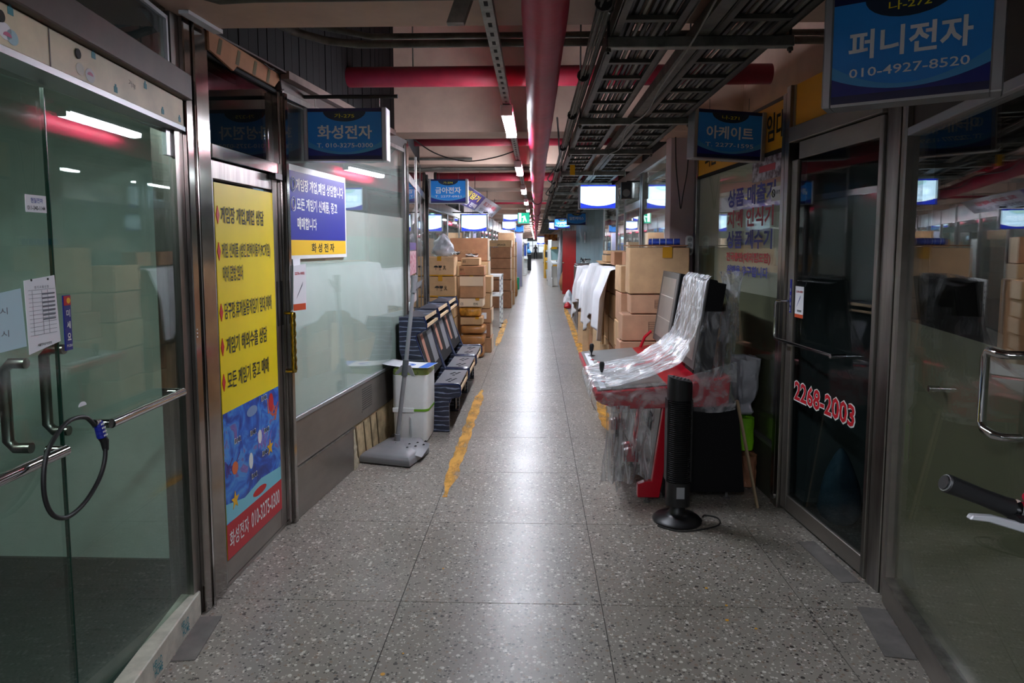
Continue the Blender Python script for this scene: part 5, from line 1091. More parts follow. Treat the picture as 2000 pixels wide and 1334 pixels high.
# ------------------------------------------------------------------ right floor things
def joystick(parent, x, y, z):
    j = MB().tube([(x, y, z), (x, y, z + .045)], .006, 8).build('joystick', M_BLACK, parent); MB().tube([(x, y, z + .03), (x, y, z + .05), (x + .002, y, z + .085), (x + .002, y, z + .1)], [.008, .015, .018, .012], 14).build('knob', M_BLACK, j, smooth=True)
    MB().lathe([(.03, 0), (.03, .006), (.012, .012)], (x, y, z), 14).build('dust_cover', M_BLACK, j)
def game_table(label, y0, w):
    t = thing('game_table', label, 'game machine', (0, y0, 0), group='red sit-down game tables')
    deck = [(.36, .675), (.362, .63), (.40, .605), (.50, .575), (.80, .585), (1.15, .6), (1.16, .78), (1.02, .755), (.8, .715)]
    MB().prism(deck, 0, w, 'y').build('deck', M_REDP, t, bevel=.006)
    top = MB().add([(.375, .03, .68), (.79, .03, .717), (.79, w - .03, .717), (.375, w - .03, .68)], [(0, 1, 2, 3)]).build('control_panel', M_GREYS if False else mat('panel_grey', (128, 126, 122), .35, var=.06), t, solid=.004)
    MB().add([(.5, .08, .693), (.76, .08, .7155), (.76, w - .08, .7155), (.5, w - .08, .693)], [(0, 1, 2, 3)]).build('panel_plate', M_GREYB, top, solid=.006)
    joystick(t, .44, w * .62, .687)
    for k, c in enumerate((M_REDP, M_WHITE, M_REDP)): MB().lathe([(.014, 0), (.014, .006), (.008, .009)], (.43 + .02 * k, w * .36 - .06 * k, .688), 12).build('button', c, t)
    MB().prism([(.395, .6875), (.43, .6905), (.43, .692), (.395, .689)], .06, w * .8, 'y').build('label_strip', M_PAPER, t)
    MB().prism([(.84, .06), (1.27, .06), (1.22, .6), (.8, .59)], .045, w - .045, 'y').build('body', M_BLACKM, t)
    leg = [(.62, .035), (.75, .035), (.765, .12), (.835, .588), (.765, .585), (.705, .135), (.66, .13), (.62, .115)]
    for a in (0, w - .05): MB().prism(leg, a, a + .05, 'y').build('leg', M_REDP, t, bevel=.004)
    MB().prism([(.765, .06), (.84, .06), (.87, .585), (.83, .585), (.78, .14)], .0, .044, 'y').build('side_skirt', M_BLACKM, t)
    d2 = MB().prism([(.70, .09), (.715, .09), (.775, .575), (.76, .575)], .055, w - .055, 'y').build('coin_door', mat('door_grey', (92, 92, 94), .35, .5), t)
    MB().prism([(.732, .38), (.738, .38), (.75, .48), (.744, .48)], w * .35, w * .55, 'y').build('coin_slot', M_DARK, d2); MB().tube([(.70, w * .3, .2), (.72, w * .3, .2)], .012, 10).build('lock', M_CHROME, d2)
    for x, y in ((.68, .025), (.68, w - .025), (1.18, .1), (1.18, w - .1)): MB().lathe([(.022, 0), (.022, .008), (.01, .014), (.01, .062)], (x, y, 0), 12).build('levelling_foot', M_GREYB, t, smooth=True)
    mw0, mw1 = .08, w - .06; F0 = (.965, .80); F1 = (1.042, 1.35); nx = Vector((F1[1] - F0[1], -(F1[0] - F0[0]))).normalized()   # normal pointing back (+x)
    th = .1
    MB().prism([F0, F1, (F1[0] + .045 * nx.x, F1[1] + .045 * nx.y), (F1[0] + .05 * nx.x, F1[1] + .05 * nx.y - .012), (F1[0] + th * nx.x, F1[1] + th * nx.y - .014), (F0[0] + th * nx.x, F0[1] + th * nx.y)], mw0, mw1, 'y').build('monitor', M_BLACKM, t, bevel=.003)
    def on(u, off): return (F0[0] + (F1[0] - F0[0]) * u - nx.x * off, F0[1] + (F1[1] - F0[1]) * u - nx.y * off)
    MB().prism([on(.0, .012), on(1, .012), on(1, 0.0005), on(0, .0005)], mw0, mw1, 'y').build('bezel', M_GREYB, t, bevel=.002)
    MB().prism([on(.09, .0135), on(.92, .0135), on(.92, .0125), on(.09, .0125)], mw0 + .06, mw1 - .06, 'y').build('screen_sheet', M_GREYS, t)
    for u in (.35, .66): MB().prism([on(u, .0145), on(u + .008, .0145), on(u + .008, .0138), on(u, .0138)], mw0 + .06, mw1 - .06, 'y').build('sheet_fold', M_OFFW, t)
    MB().prism([(.99, .74), (1.08, .76), (1.09, .88), (1.0, .86)], w * .35, w * .65, 'y').build('monitor_neck', M_BLACKM, t)
    MB().tube([(.85, w - .1, .735), (.88, w - .12, .82), (.93, w - .13, .87)], .012, 8).build('red_pipe_trim', M_REDP, t, smooth=True)
    return t
T1, W1_, T2, W2_ = 4.09, .74, 4.92, .76
game_table('near red game table wrapped in clear packing film', T1, W1_)
game_table('far red game table with uncovered grey control panel', T2, W2_)
# packing film over the near table
wr = thing('packing_film', 'crumpled clear packing film stretched over the near red game table', 'plastic wrap', (0, T1, 0))
def nz(x, y, s=0): return noise.noise(Vector((x, y, s)))
pathA = [(1.06, 1.365), (1.025, 1.33), (.995, 1.12), (.955, .98), (.87, .86), (.74, .79), (.6, .745), (.46, .715), (.36, .70), (.335, .665), (.345, .6), (.37, .56)]
def alongp(P, t):
    s = t * (len(P) - 1); i = min(int(s), len(P) - 2); f = s - i
    return (P[i][0] * (1 - f) + P[i + 1][0] * f, P[i][1] * (1 - f) + P[i + 1][1] * f)
def tent(u, v):
    x, z = alongp(pathA, v); y = -.02 + (W1_ + .05) * u
    if v < .3: y = .06 + (W1_ - .08) * u
    k = .016 * nz(u * 5, v * 9, 1) + .009 * abs(nz(u * 16 + v * 6, v * 10, 2))
    return (x - k * .7 - .006, y + .008 * nz(u * 3, v * 12, 4), z + k + .006)
MB().grid(tent, 56, 64).build('top_sheet', M_WRAPH, wr, smooth=True)
def nside(u, v):
    x = .345 + .84 * u; zt = .70 + .1 * u + (.16 * max(0, u - .55) if u > .55 else 0); zb = .575 - .02 * math.sin(u * 9) + .06 * max(0, u - .7)
    return (x, -.018 - .014 * abs(nz(u * 12, v * 5 + u * 8, 7)) - .01 * math.sin(math.pi * v), zt + (zb - zt) * v)
MB().grid(nside, 60, 18).build('side_sheet', M_WRAP, wr, smooth=True)
def msw(u, v):
    # sheet round the near side and back of the monitor down to the deck
    P = [(1.0, 0.055), (1.1, .05), (1.17, .06), (1.2, .2), (1.19, .4)]; s = u * 4; i = min(int(s), 3); f = s - i
    x = P[i][0] * (1 - f) + P[i + 1][0] * f; y = P[i][1] * (1 - f) + P[i + 1][1] * f; z = 1.16 - .44 * v
    return (x - .07 * v + .012 * nz(u * 9 + v * 9, v * 4, 9), y - .05 * v - .012 * abs(nz(u * 14, v * 8 + u * 5, 3)), z)
MB().grid(msw, 40, 30).build('monitor_sheet', M_WRAPL, wr, smooth=True)
def hang(x0, x1, y0, y1, z0, z1, amp, sd):
    def fn(u, v):
        a = nz(u * 4 + sd, v * 1.2, sd); return (x0 + (x1 - x0) * u + amp * a + .05 * v * (sd % 2) - .03 * v, y0 + (y1 - y0) * u + amp * nz(u * 6, v * 2, sd + 3), z1 + (z0 - z1) * v * (1 - .25 * abs(nz(u * 3, 0, sd))))
    return fn
MB().grid(hang(.42, .72, -.025, .03, .12, .6, .03, 2), 30, 30).build('hanging_sheet', M_WRAPV, wr, smooth=True)
MB().grid(hang(.47, .6, .05, .5, .05, .585, .04, 5), 30, 30).build('hanging_sheet', M_WRAPV, wr, smooth=True)
MB().grid(hang(1.14, 1.25, .1, .2, .55, 1.2, .03, 8), 18, 34).build('rear_sheet', M_WRAPL, wr, smooth=True)
# twisted tail of film standing up behind the monitor
def tail(u, v):
    a = 2 * math.pi * u; r = (.035 + .03 * (2 * abs(v - .45)) ** 1.5) * (1 + .35 * nz(math.cos(a) * 2, math.sin(a) * 2 + v * 3, 6)); return (1.215 + .02 * math.sin(v * 3) + r * math.cos(a), .27 + r * math.sin(a), .95 + .44 * v)
MB().grid(tail, 28, 26).build('twisted_tail', M_WRAP, wr, smooth=True)

# tower fan
fn_ = thing('tower_fan', 'black tower fan standing in front of the wrapped red game table', 'fan', (.805, 3.83, 0))
MB().lathe([(.135, 0), (.138, .012), (.125, .026), (.07, .036), (.045, .06), (.04, .1)], n=28).build('base', M_BLACK, fn_, smooth=True)
MB().prism(rrect(.066, .066, .05, 6), .1, .235, 'z').build('lower_body', M_BLACK, fn_, smooth=True)
MB().prism(rrect(.056, .056, .045, 6), .235, .7, 'z').build('core', M_BLACKM, fn_, smooth=True)
for x in (-.064, .064): MB().box(x - .006, x + .006, -.025, .05, .235, .7).build('grille_frame', M_BLACK, fn_)
me = None
for k in range(40):
    if me is None: o = MB().tube([(.066 * math.sin(a), -.066 * math.cos(a), 0) for a in (R(-85 + 17 * q) for q in range(11))], .0024, 5, cap=False).build('grille_ring', M_BLACK, fn_); me = o.data
    else: o = bpy.data.objects.new('grille_ring', me); COL.objects.link(o); o.parent = fn_
    o.location = (0, 0, .241 + k * .0115)
hd = loft([(rrect(.066, .066, .05, 6), .7), (rrect(.066, .066, .05, 6), .78), (rrect(.064, .064, .05, 6), .83)])
hd.v = [(x, y, z - (.03 * (x + .066) / .132 if z > .8 else 0)) for x, y, z in hd.v]; hd.build('head', M_BLACK, fn_, smooth=True)
for k in range(5): MB().lathe([(.007, 0), (.007, .008), (.004, .01)], (-.04 + .02 * k, -.02, .826 - .0045 * k), 8).build('button', M_GREYB, fn_)
MB().prism([(-.02, .15), (.024, .15), (.024, .215), (-.02, .215)], -.0685, -.066, 'y').build('rating_label', mat('label_grey', (150, 152, 156), .5), fn_)
wire('black fan power cord curled on the floor', [(.955, 3.86, .01), (.98, 3.9, .006), (1.04, 3.86, .006), (1.02, 3.76, .006), (.9, 3.69, .006), (.78, 3.67, .006), (.68, 3.74, .006)], .004)
# bags and stick by the wall
def softbag(name, label, loc, w, d_, h, m, seed, rz=0, lean=0, neck=1.0, amp=.05, pinch=0):
    # soft rectangular bag with creased walls
    def fn(u, v):
        a = 2 * math.pi * u; sg = lambda c: math.copysign(abs(c) ** .55, c); k = 1 + amp * 2 * noise.noise(Vector((math.cos(a) * 2.2 + seed, math.sin(a) * 2.2, v * 3.2))) + amp * noise.noise(Vector((math.cos(a) * 6 + seed, math.sin(a) * 6, v * 8)))
        e = min(1, .55 + v * 6) * (1 + (neck - 1) * v) * (1 - pinch * math.exp(-((v - .2) / .09) ** 2)); e *= .02 if v > .999 else (.02 if v < .001 else 1)
        return (w / 2 * sg(math.cos(a)) * k * e + lean * v * h, d_ / 2 * sg(math.sin(a)) * k * e, h * min(1, v * 1.02) + (.012 * noise.noise(Vector((math.cos(a) * 3, math.sin(a) * 3, seed))) if v > .9 else 0))
    o = MB().grid(fn, 40, 24).build(name, m, smooth=True); o.location = loc; o.rotation_euler[2] = rz; return tag(o, label, 'bag')
softbag('brown_bag', 'crumpled brown paper bag on the floor under the lime bag', (1.365, 4.44, .0), .105, .2, .225, M_BAGB, 6, amp=.06)
softbag('lime_bag', 'lime green shopping bag standing under the pale grey bag', (1.345, 4.45, .23), .115, .17, .23, M_LIME, 5, amp=.03)
softbag('pale_bag', 'pale grey cloth bag tied near its bottom resting on the lime bag', (1.34, 4.45, .466), .12, .2, .38, M_BAGW, 12, lean=.03, neck=1.25, amp=.07, pinch=.35)
st = thing('wood_stick', 'thin wooden strip leaning between the game table and the bags', 'stick', (1.318, 4.03, 0)); MB().beam((0, 0, .006), (-.125, .04, .64), .012, .03, (0, 1, 0)).build('strip', M_WOOD, st)
# big taped cartons behind the tables
carton('lowest carton under the big taped box by the pink pier', .72, 1.13, 5.71, 5.95, 0, .4, M_CARDPINK, group='cartons under the big taped box')
carton('second carton with printed table under the big taped box', .7, 1.13, 5.71, 5.95, .406, .76, M_CARDPINK, table=True, group='cartons under the big taped box')
carton('third carton with printed table under the big taped box', .715, 1.13, 5.71, 5.95, .766, .985, M_CARDPINK, table=True, rz=R(.6), group='cartons under the big taped box')
carton('fourth carton with printed table right under the big taped box', .785, 1.16, 5.71, 5.95, .992, 1.15, M_CARDPINK, table=True, group='cartons under the big taped box')
carton('big tan carton with amber tape standing highest by the pink pier', .77, 1.255, 5.7, 5.955, 1.158, 1.535, M_CARD[2], tape=.06, group='cartons under the big taped box')
o = tag(MB().prism([(.77, 5.72), (1.24, 5.7), (1.25, 5.95), (.75, 5.955)], 1.546, 1.556, 'z').build('cardboard_sheet', M_CARD[3]), 'loose flat cardboard sheet on the big taped carton', 'cardboard')
ru = thing('rolled_mat', 'rolled blue plastic sheet tied with white cord on the big carton', 'roll', (.93, 5.76, 1.556), R(-12)); MB().tube([(0, 0, .026), (.25, 0, .026)], .026, 16).build('roll', mat('tarp_blue', (40, 70, 170), .4, var=.2, vscale=20), ru, smooth=True)
for x in (.03, .09, .14, .2): MB().tube([(x, .0275 * math.cos(a), .026 + .0275 * math.sin(a)) for a in (i * math.pi / 8 for i in range(17))], .003, 5, cap=False).build('cord', M_WHITE, ru)
ps = thing('power_strip', 'white three-socket power strip hanging on the corner of the pink pier', 'power strip', (1.29, 5.89, 1.47)); MB().prism([(-.03, .02), (-.03, .15), (-.015, .165), (.015, .165), (.03, .15), (.03, .02), (.015, 0), (-.015, 0)], -.02, .02, 'y').build('body', M_WHITE, ps, bevel=.003)
for z in (.035, .083, .131):
    MB().tube([(0, -.021, z), (0, -.0205, z)], .02, 14).build('socket', mat('seam_grey', (170, 172, 172), .5), ps)
    for x in (-.008, .008): MB().tube([(x, -.0225, z), (x, -.0212, z)], .0032, 6).build('pin_hole', M_INK, ps)
wire('white power strip cord hanging down the pink pier', [(1.29, 5.89, 1.47), (1.288, 5.9, 1.2), (1.285, 5.9, .9), (1.28, 5.9, .5)], .006, M_WHITE)
# carton column beside the big box, then the cloth-covered row
z = 0
for k, h in enumerate((.3, .27, .25, .27, .24)):
    carton(['lowest', 'second', 'third', 'fourth', 'top'][k] + ' rose carton of the column between the big box and the white cloth', .775 + .006 * (k % 2), 1.08, 6.32, 6.78, z, z + h, M_CARDPINK if k % 2 else M_CARD[2], group='rose carton column', jit=.006); z += h + .009
ORD = ['lowest', 'second', 'third', 'fourth', 'fifth']; STK = ['nearest', 'second', 'third', 'last']
for q, y in enumerate((6.95, 7.6, 8.25, 8.9, 9.65, 10.3, 10.95, 11.6)):
    z = 0
    for k, h in enumerate((.26, .24, .27, .25, .24) if q < 4 else (.3, .28, .3, .27)):
        dx = random.uniform(-.015, .015)
        carton('%s carton up in the %s stack under the %s white cloth' % (ORD[k], STK[q % 4], 'nearer' if q < 4 else 'farther'), .79 + dx, 1.1 + dx, y, y + .52, z, z + h, M_CARD[(q + k) % 3], group='cartons under the nearer white cloth' if q < 4 else 'cartons under the farther white cloth', jit=.006, rz=R(random.uniform(-1.5, 1.5)), tape=.0 if (k + q) % 2 else None); z += h + .009
for q, (x, y, h) in enumerate(((.755, 7.2, .52), (.75, 8.1, .6), (.755, 9.9, .5), (.755, 11.0, .5))):
    b = thing('pallet_board', ['nearest pale wooden board propped under the nearer cloth', 'farther pale wooden board propped under the nearer cloth', 'pale wooden board propped under the farther cloth', 'last pale wooden board propped under the farther cloth'][q], 'board', (x - .035, y, 0)); MB().beam((0, 0, .0), (.008, .03, h), .012, .09, (1, 0, 0)).build('board', M_WOODP, b)
def cloth(label, y0, y1, ztop, hem, sd, xo=.75):
    def fn(u, v):
        # v: 0 at the back of the top, .3 at the front edge, 1 at the hem
        y = y0 + (y1 - y0) * u
        if v < .3: t = v / .3; x = 1.08 - (1.08 - xo) * t; z = ztop + .012 * nz(u * 7, t * 3, sd) + .004; drop = 0
        else:
            t = (v - .3) / .7; hz = hem(u) ; z = ztop - .012 - (ztop - hz) * t + .01 * nz(u * 5, 1, sd)
            f = nz(u * (y1 - y0) * 2.6, sd, 0) * .5 + math.sin(u * (y1 - y0) * 9 + sd) * .5
            x = xo - .012 - max(.012, .05 + .055 * f + .016 * math.sin(u * (y1 - y0) * 21 + sd)) * min(1, t * 2.5) - .04 * t
        return (x, y + .03 * nz(u * 6, v * 3, sd + 1) * max(0, v - .3), z)
    o = MB().grid(fn, 90, 40).build('white_cloth', M_CLOTH, smooth=True, solid=.003); return tag(o, label, 'cloth', 'white cloths over the right carton row')
def lerp_tab(T, u):
    for (a, b), (c, e) in zip(T, T[1:]):
        if u <= c: return b + (e - b) * (u - a) / (c - a)
    return T[-1][1]
def hemA(u): return lerp_tab([(0, .62), (.08, .58), (.2, .68), (.36, .78), (.5, .76), (.62, .64), (.78, .47), (.9, .42), (1, .52)], u)
def hemB(u): return lerp_tab([(0, .7), (.15, .64), (.3, .76), (.48, .7), (.62, .62), (.78, .42), (.9, .28), (1, .36)], u)
cloth('nearer white cloth draped over the right row of cartons', 6.88, 9.52, 1.315, hemA, 2.0)
cloth('farther white cloth draped over the right row of cartons', 9.6, 12.4, 1.2, hemB, 5.0)
for lab, x0, x1, y0, y1, z0, z1, m in (('dark brown upright box on the nearer white cloth', .9, 1.06, 6.98, 7.25, 1.345, 1.487, M_CARD[3]), ('second dark brown box beside the upright one on the nearer cloth', .82, .98, 7.3, 7.6, 1.345, 1.487, M_CARD[3])):
    carton(lab, x0, x1, y0, y1, z0, z1, m)
o = tag(MB().prism([(.74, 8.0), (1.1, 7.8), (1.12, 8.9), (.8, 9.2)], 1.345, 1.355, 'z').build('cardboard_sheet', M_CARD[0]), 'loose flat cardboard sheet on the nearer white cloth', 'cardboard')
carton('tan box lying on the flat cardboard sheet on the nearer cloth', .82, 1.1, 8.1, 8.6, 1.36, 1.44, M_CARD[0]); carton('opened flat tan box on top of the tan box over the nearer cloth', .84, 1.12, 8.15, 8.7, 1.45, 1.49, M_CARD[2])
# ------------------------------------------------------------------ far along the passage
def arcade(label, x, y, rz, w, h, m, mscreen, mtrim, group=None):
    t = thing('arcade_machine', label, 'game machine', (x, y, 0), rz, group)
    prof = [(-.3, .0), (-.3, .3), (-.22, .34), (-.24, .75), (-.36, .82), (-.36, .9), (-.1, 1.0), (-.02, h - .35), (-.2, h - .28), (-.22, h - .03), (-.18, h), (.28, h), (.3, 0)]
    for a in (-w / 2, w / 2 - .03): MB().prism([(p, q) for p, q in prof], a, a + .03, 'x').build('side_panel', m, t)
    MB().prism([(-.26, .02), (-.19, .34), (-.2, .76), (.26, .76), (.27, .02)], -w / 2 + .031, w / 2 - .031, 'x').build('lower_body', mtrim, t)
    MB().prism([(-.34, .83), (-.34, .88), (-.08, .99), (-.06, .94)], -w / 2 + .031, w / 2 - .031, 'x').build('control_shelf', m, t)
    MB().prism([(-.06, 1.0), (.0, h - .36), (.04, h - .36), (-.02, 1.0)], -w / 2 + .031, w / 2 - .031, 'x').build('screen', mscreen, t)
    MB().prism([(-.19, h - .27), (-.21, h - .04), (.2, h - .04), (.2, h - .27)], -w / 2 + .031, w / 2 - .031, 'x').build('marquee', mtrim, t)
    for xx in (-.12, .12): MB().tube([(xx * w, -.24, .93), (xx * w, -.24, .99)], .012, 8).build('joystick', M_BLACK, t)
    return t
M_SCRB = mat('screen_pale', (150, 186, 186), .2); M_SCRD = mat('screen_slate', (50, 58, 70), .2)
arcade('white arcade machine wrapped in film before the red door', .82, 26.8, R(14), .56, 1.78, M_WHITE, M_SCRB, M_OFFW)
arcade('yellow arcade machine with dark header behind the white one', .72, 33.5, R(6), .58, 1.62, M_ARCY, M_SCRD, M_ARCY)
arcade('small white arcade machine far along the left side', -.78, 38.0, R(10), .6, 1.95, M_WHITE, mat('screen_blue', (40, 70, 150), .2), M_WHITE)
t = thing('marquee_box', 'dark red game header box on a stand above the yellow machine', 'sign', (.74, 33.9, 0)); child(t, 'box', -.32, .32, 0, .3, 1.72, 2.1, mat('header_red', (96, 30, 26), .4, rgb2=(190, 130, 60), vscale=5)); child(t, 'stand', -.3, -.26, .1, .2, 0, 1.72, M_OFFW); child(t, 'stand', .26, .3, .1, .2, 0, 1.72, M_OFFW)
t = thing('leaning_frame', 'grey rectangular frame leaning against the wrapped white machine', 'frame', (1.0, 24.9, 0), R(8))
for a, b in (((-.1, 0, .55), (.0, .1, 1.75)), ((.1, 0, .53), (.2, .1, 1.73))): MB().beam(a, b, .03, .04, (0, 1, 0)).build('rail', M_ALU, t)
for k in (0, 1): MB().beam((-.1 + .1 * k, .1 * k, .55 + 1.2 * k), (.1 + .1 * k, .1 * k, .53 + 1.2 * k), .03, .04, (0, 1, 0)).build('rail', M_ALU, t)
MB().add([(-.09, .01, .57), (.1, .01, .55), (.19, .1, 1.72), (.01, .1, 1.74)], [(0, 1, 2, 3)]).build('panel', M_GREYB, t, solid=.01)
for x in (-.08, .12): MB().box(x, x + .03, 0, .03, 0, .57).build('leg', M_ALU, t)
lump('plastic_wrap_column', 'tall grey wrapped plastic bundle over the white arcade machine', 'plastic wrap', (.95, 26.0, 0), .14, .14, 2.2, M_BAGW, 15, taper=.2, amp=.3)
lump('open_carton_bundle', 'brown carton bundle with yellow toys beside the white arcade machine', 'bundle', (1.0, 24.0, 0), .18, .2, .75, M_CARD[3], 3, taper=.1, amp=.2)
lump('white_bundle', 'white and red plastic bundle on the floor near the red door', 'bundle', (.86, 17.9, 0), .15, .3, .42, M_CLOTH, 8, taper=.3, amp=.35); lump('red_bundle', 'small dark red bundle in front of the white plastic bundle', 'bundle', (.8, 17.2, 0), .1, .14, .16, M_RED, 18, taper=.2, amp=.3)
t = thing('dark_cabinet', 'tall dark brown metal cabinet beyond the farther white cloth', 'cabinet', (.78, 12.75, 0)); child(t, 'body', 0, .36, 0, 1.2, .04, 1.2, M_BROWNP, .006)
for y in (.02, .42, .82): child(t, 'door', -.012, -.001, y, y + .37, .08, 1.16, mat('cab_dark', (44, 40, 40), .4), .003)
for a in (.02, .3):
    for b in (.05, 1.1): child(t, 'foot', a, a + .04, b, b + .04, 0, .04, M_BLACK)
child(t, 'edge_trim', -.02, -.002, -.01, .01, .0, 1.22, M_ALU)
t = thing('cable_heap', 'small heap of black cables on the dark brown cabinet', 'cable', (.93, 13.05, 1.206)); rnd = random.Random(8)
for k in range(6): MB().tube([(rnd.uniform(-.1, .1), rnd.uniform(-.1, .15), rnd.uniform(.01, .12)) for q in range(5)], .008, 5).build('cable', M_BLACK if k % 2 else M_WHITE, t, smooth=True)
t = thing('waste_bin', 'white waste bin on black base below the yellow machine', 'bin', (.6, 31.0, 0)); MB().lathe([(.1, .05), (.15, .5), (.14, .5), (.09, .07)], n=16).build('bucket', M_WHITE, t, smooth=True); MB().lathe([(.1, 0), (.1, .05), (.02, .05)], n=16).build('base', M_BLACK, t)
t = thing('folding_stand', 'thin white metal stand standing before the yellow machine', 'stand', (.5, 30.2, 0))
for x in (0, .1): MB().box(x, x + .02, 0, .02, 0, 1.55).build('post', M_WHITE, t)
for z in (.5, 1.5): MB().box(0, .12, 0, .3, z, z + .02).build('shelf', M_WHITE, t)
t = thing('tall_panel', 'tall pale lilac panel standing past the speaker cartons', 'panel', (-.75, 26.4, 0), R(5)); child(t, 'panel', 0, .24, 0, .06, .0, 2.02, mat('lilac', (150, 152, 180), .6)); child(t, 'edge', .241, .262, 0, .06, 0, 2.02, M_OFFW)
t = thing('brown_cabinet', 'low dark brown cabinet past the pale lilac panel', 'cabinet', (-.68, 27.6, 0)); child(t, 'body', 0, .16, 0, .5, 0, 1.0, M_BROWNP); child(t, 'top', -.01, .17, -.01, .51, 1.0, 1.03, M_BLACK); child(t, 'door', .01, .15, -.012, -.001, .06, .95, M_CARD[3])
t = thing('white_display', 'white upright display stand before the black trolley', 'stand', (-.82, 36.0, 0)); child(t, 'column', 0, .22, 0, .3, .06, 1.75, M_WHITE, .01); child(t, 'base', -.1, .34, -.1, .4, 0, .06, M_WHITE, .01); child(t, 'poster', .02, .2, -.006, -.001, 1.0, 1.6, mat('poster_grey', (150, 140, 140), .5, rgb2=(60, 56, 60), vscale=14))
t = thing('trolley', 'tall black trolley case at the left side far away', 'trolley', (-.6, 42.3, 0)); child(t, 'case', 0, .34, 0, .4, .06, 1.05, M_BLACK, .02)
for a in (.04, .26): MB().tube([(a, .1, .035), (a + .04, .1, .035)], .035, 10).build('wheel', M_RUBBER, t)
child(t, 'rim', -.005, .345, -.005, .405, .04, .06, M_GREYB)
lump('blue_bag', 'bright blue bag lying on the black trolley case', 'bag', (-.43, 42.5, 1.051), .17, .16, .3, M_BLUEB, 21, taper=.2, amp=.2)
t = thing('wall_poster', 'blue printed poster stand behind the black trolley', 'poster', (-.75, 45.0, 0)); child(t, 'sheet', 0, .35, 0, .02, .9, 1.75, mat('poster_sky', (90, 160, 220), .5, rgb2=(40, 50, 120), vscale=6)); child(t, 'foot', .15, .2, 0, .3, 0, .9, M_ALU)
for k, (x, y, h, m) in enumerate(((.62, 40, 1.6, M_WHITE), (.7, 44, 1.3, M_CARD[1]), (.6, 50, 1.1, M_NAVY), (.72, 55, 1.9, M_CARD[1]), (.66, 62, 1.2, M_OFFW), (-.85, 52, 1.5, M_BROWNP), (-.9, 60, 1.3, M_CARD[0]), (-.85, 68, 1.5, M_OFFW))):
    t = thing('stored_unit', ['white cabinet', 'brown carton unit', 'navy cabinet', 'tall brown unit', 'cream cabinet', 'dark unit', 'tan carton unit', 'pale unit'][k] + ' standing far along the ' + ('right' if x > 0 else 'left') + ' side', 'cabinet', (x, y, 0)); w = .5
    x0, x1 = (0, w) if x > 0 else (-w, 0)
    child(t, 'body', x0, x1, 0, 1.0, .05, h, m, .01); child(t, 'plinth', x0 + .02, x1 - .02, .02, .98, 0, .05, M_BLACK); child(t, 'front', x0 + .03, x1 - .03, -.012, -.001, .12, h - .08, m)
# person far away
pe = bpy.data.meshes.new('person'); J = [((0, 0, .92), .15), ((0, 0, 1.08), .145), ((0, .0, 1.3), .17), ((0, 0, 1.43), .09), ((0, .0, 1.5), .055), ((0, -.01, 1.58), .085), ((0, -.005, 1.68), .085),
     ((-.19, 0, 1.38), .07), ((-.25, .01, 1.12), .052), ((-.25, -.05, .86), .042), ((-.25, -.06, .77), .04), ((.19, 0, 1.38), .07), ((.25, .02, 1.12), .052), ((.24, -.03, .86), .042), ((.24, -.04, .77), .04),
     ((-.1, 0, .86), .1), ((-.12, -.02, .48), .072), ((-.12, .06, .08), .05), ((-.12, -.09, .04), .04), ((.1, 0, .86), .1), ((.13, -.06, .48), .072), ((.14, -.12, .09), .05), ((.14, -.27, .04), .04)]
EDG = [(0, 1), (1, 2), (2, 3), (3, 4), (4, 5), (5, 6), (2, 7), (7, 8), (8, 9), (9, 10), (2, 11), (11, 12), (12, 13), (13, 14), (0, 15), (15, 16), (16, 17), (17, 18), (0, 19), (19, 20), (20, 21), (21, 22)]
pe.from_pydata([j[0] for j in J], EDG, [])
po = bpy.data.objects.new('person', pe); COL.objects.link(po); po.location = (.0, 80, 0)
po.modifiers.new('skin', 'SKIN'); sd_ = po.modifiers.new('sub', 'SUBSURF'); sd_.levels = 2; sd_.render_levels = 2
for v, j in zip(pe.skin_vertices[0].data, J): v.radius = (j[1], j[1] * .8)
pe.skin_vertices[0].data[0].use_root = True
pmat, nt, bsd = nodes('person_clothes'); tcn = nt.nodes.new('ShaderNodeTexCoord'); spn = nt.nodes.new('ShaderNodeSeparateXYZ'); crn = nt.nodes.new('ShaderNodeValToRGB'); mrn = nt.nodes.new('ShaderNodeMath'); mrn.operation = 'DIVIDE'; mrn.inputs[1].default_value = 2
nt.links.new(tcn.outputs['Object'], spn.inputs[0]); nt.links.new(spn.outputs[2], mrn.inputs[0]); nt.links.new(mrn.outputs[0], crn.inputs[0]); nt.links.new(crn.outputs[0], bsd.inputs['Base Color'])
crn.color_ramp.interpolation = 'CONSTANT'; e = crn.color_ramp.elements; e[0].position = 0; e[0].color = lin((20, 20, 22)); e[1].position = .04; e[1].color = lin((24, 24, 30))
for p_, c_ in ((.46, (34, 34, 42)), (.74, (176, 130, 106)), (.81, (30, 26, 26))): q = e.new(p_); q.color = lin(c_)
pe.materials.append(pmat); tag(po, 'person in dark jacket and trousers walking far down the passage', 'person')

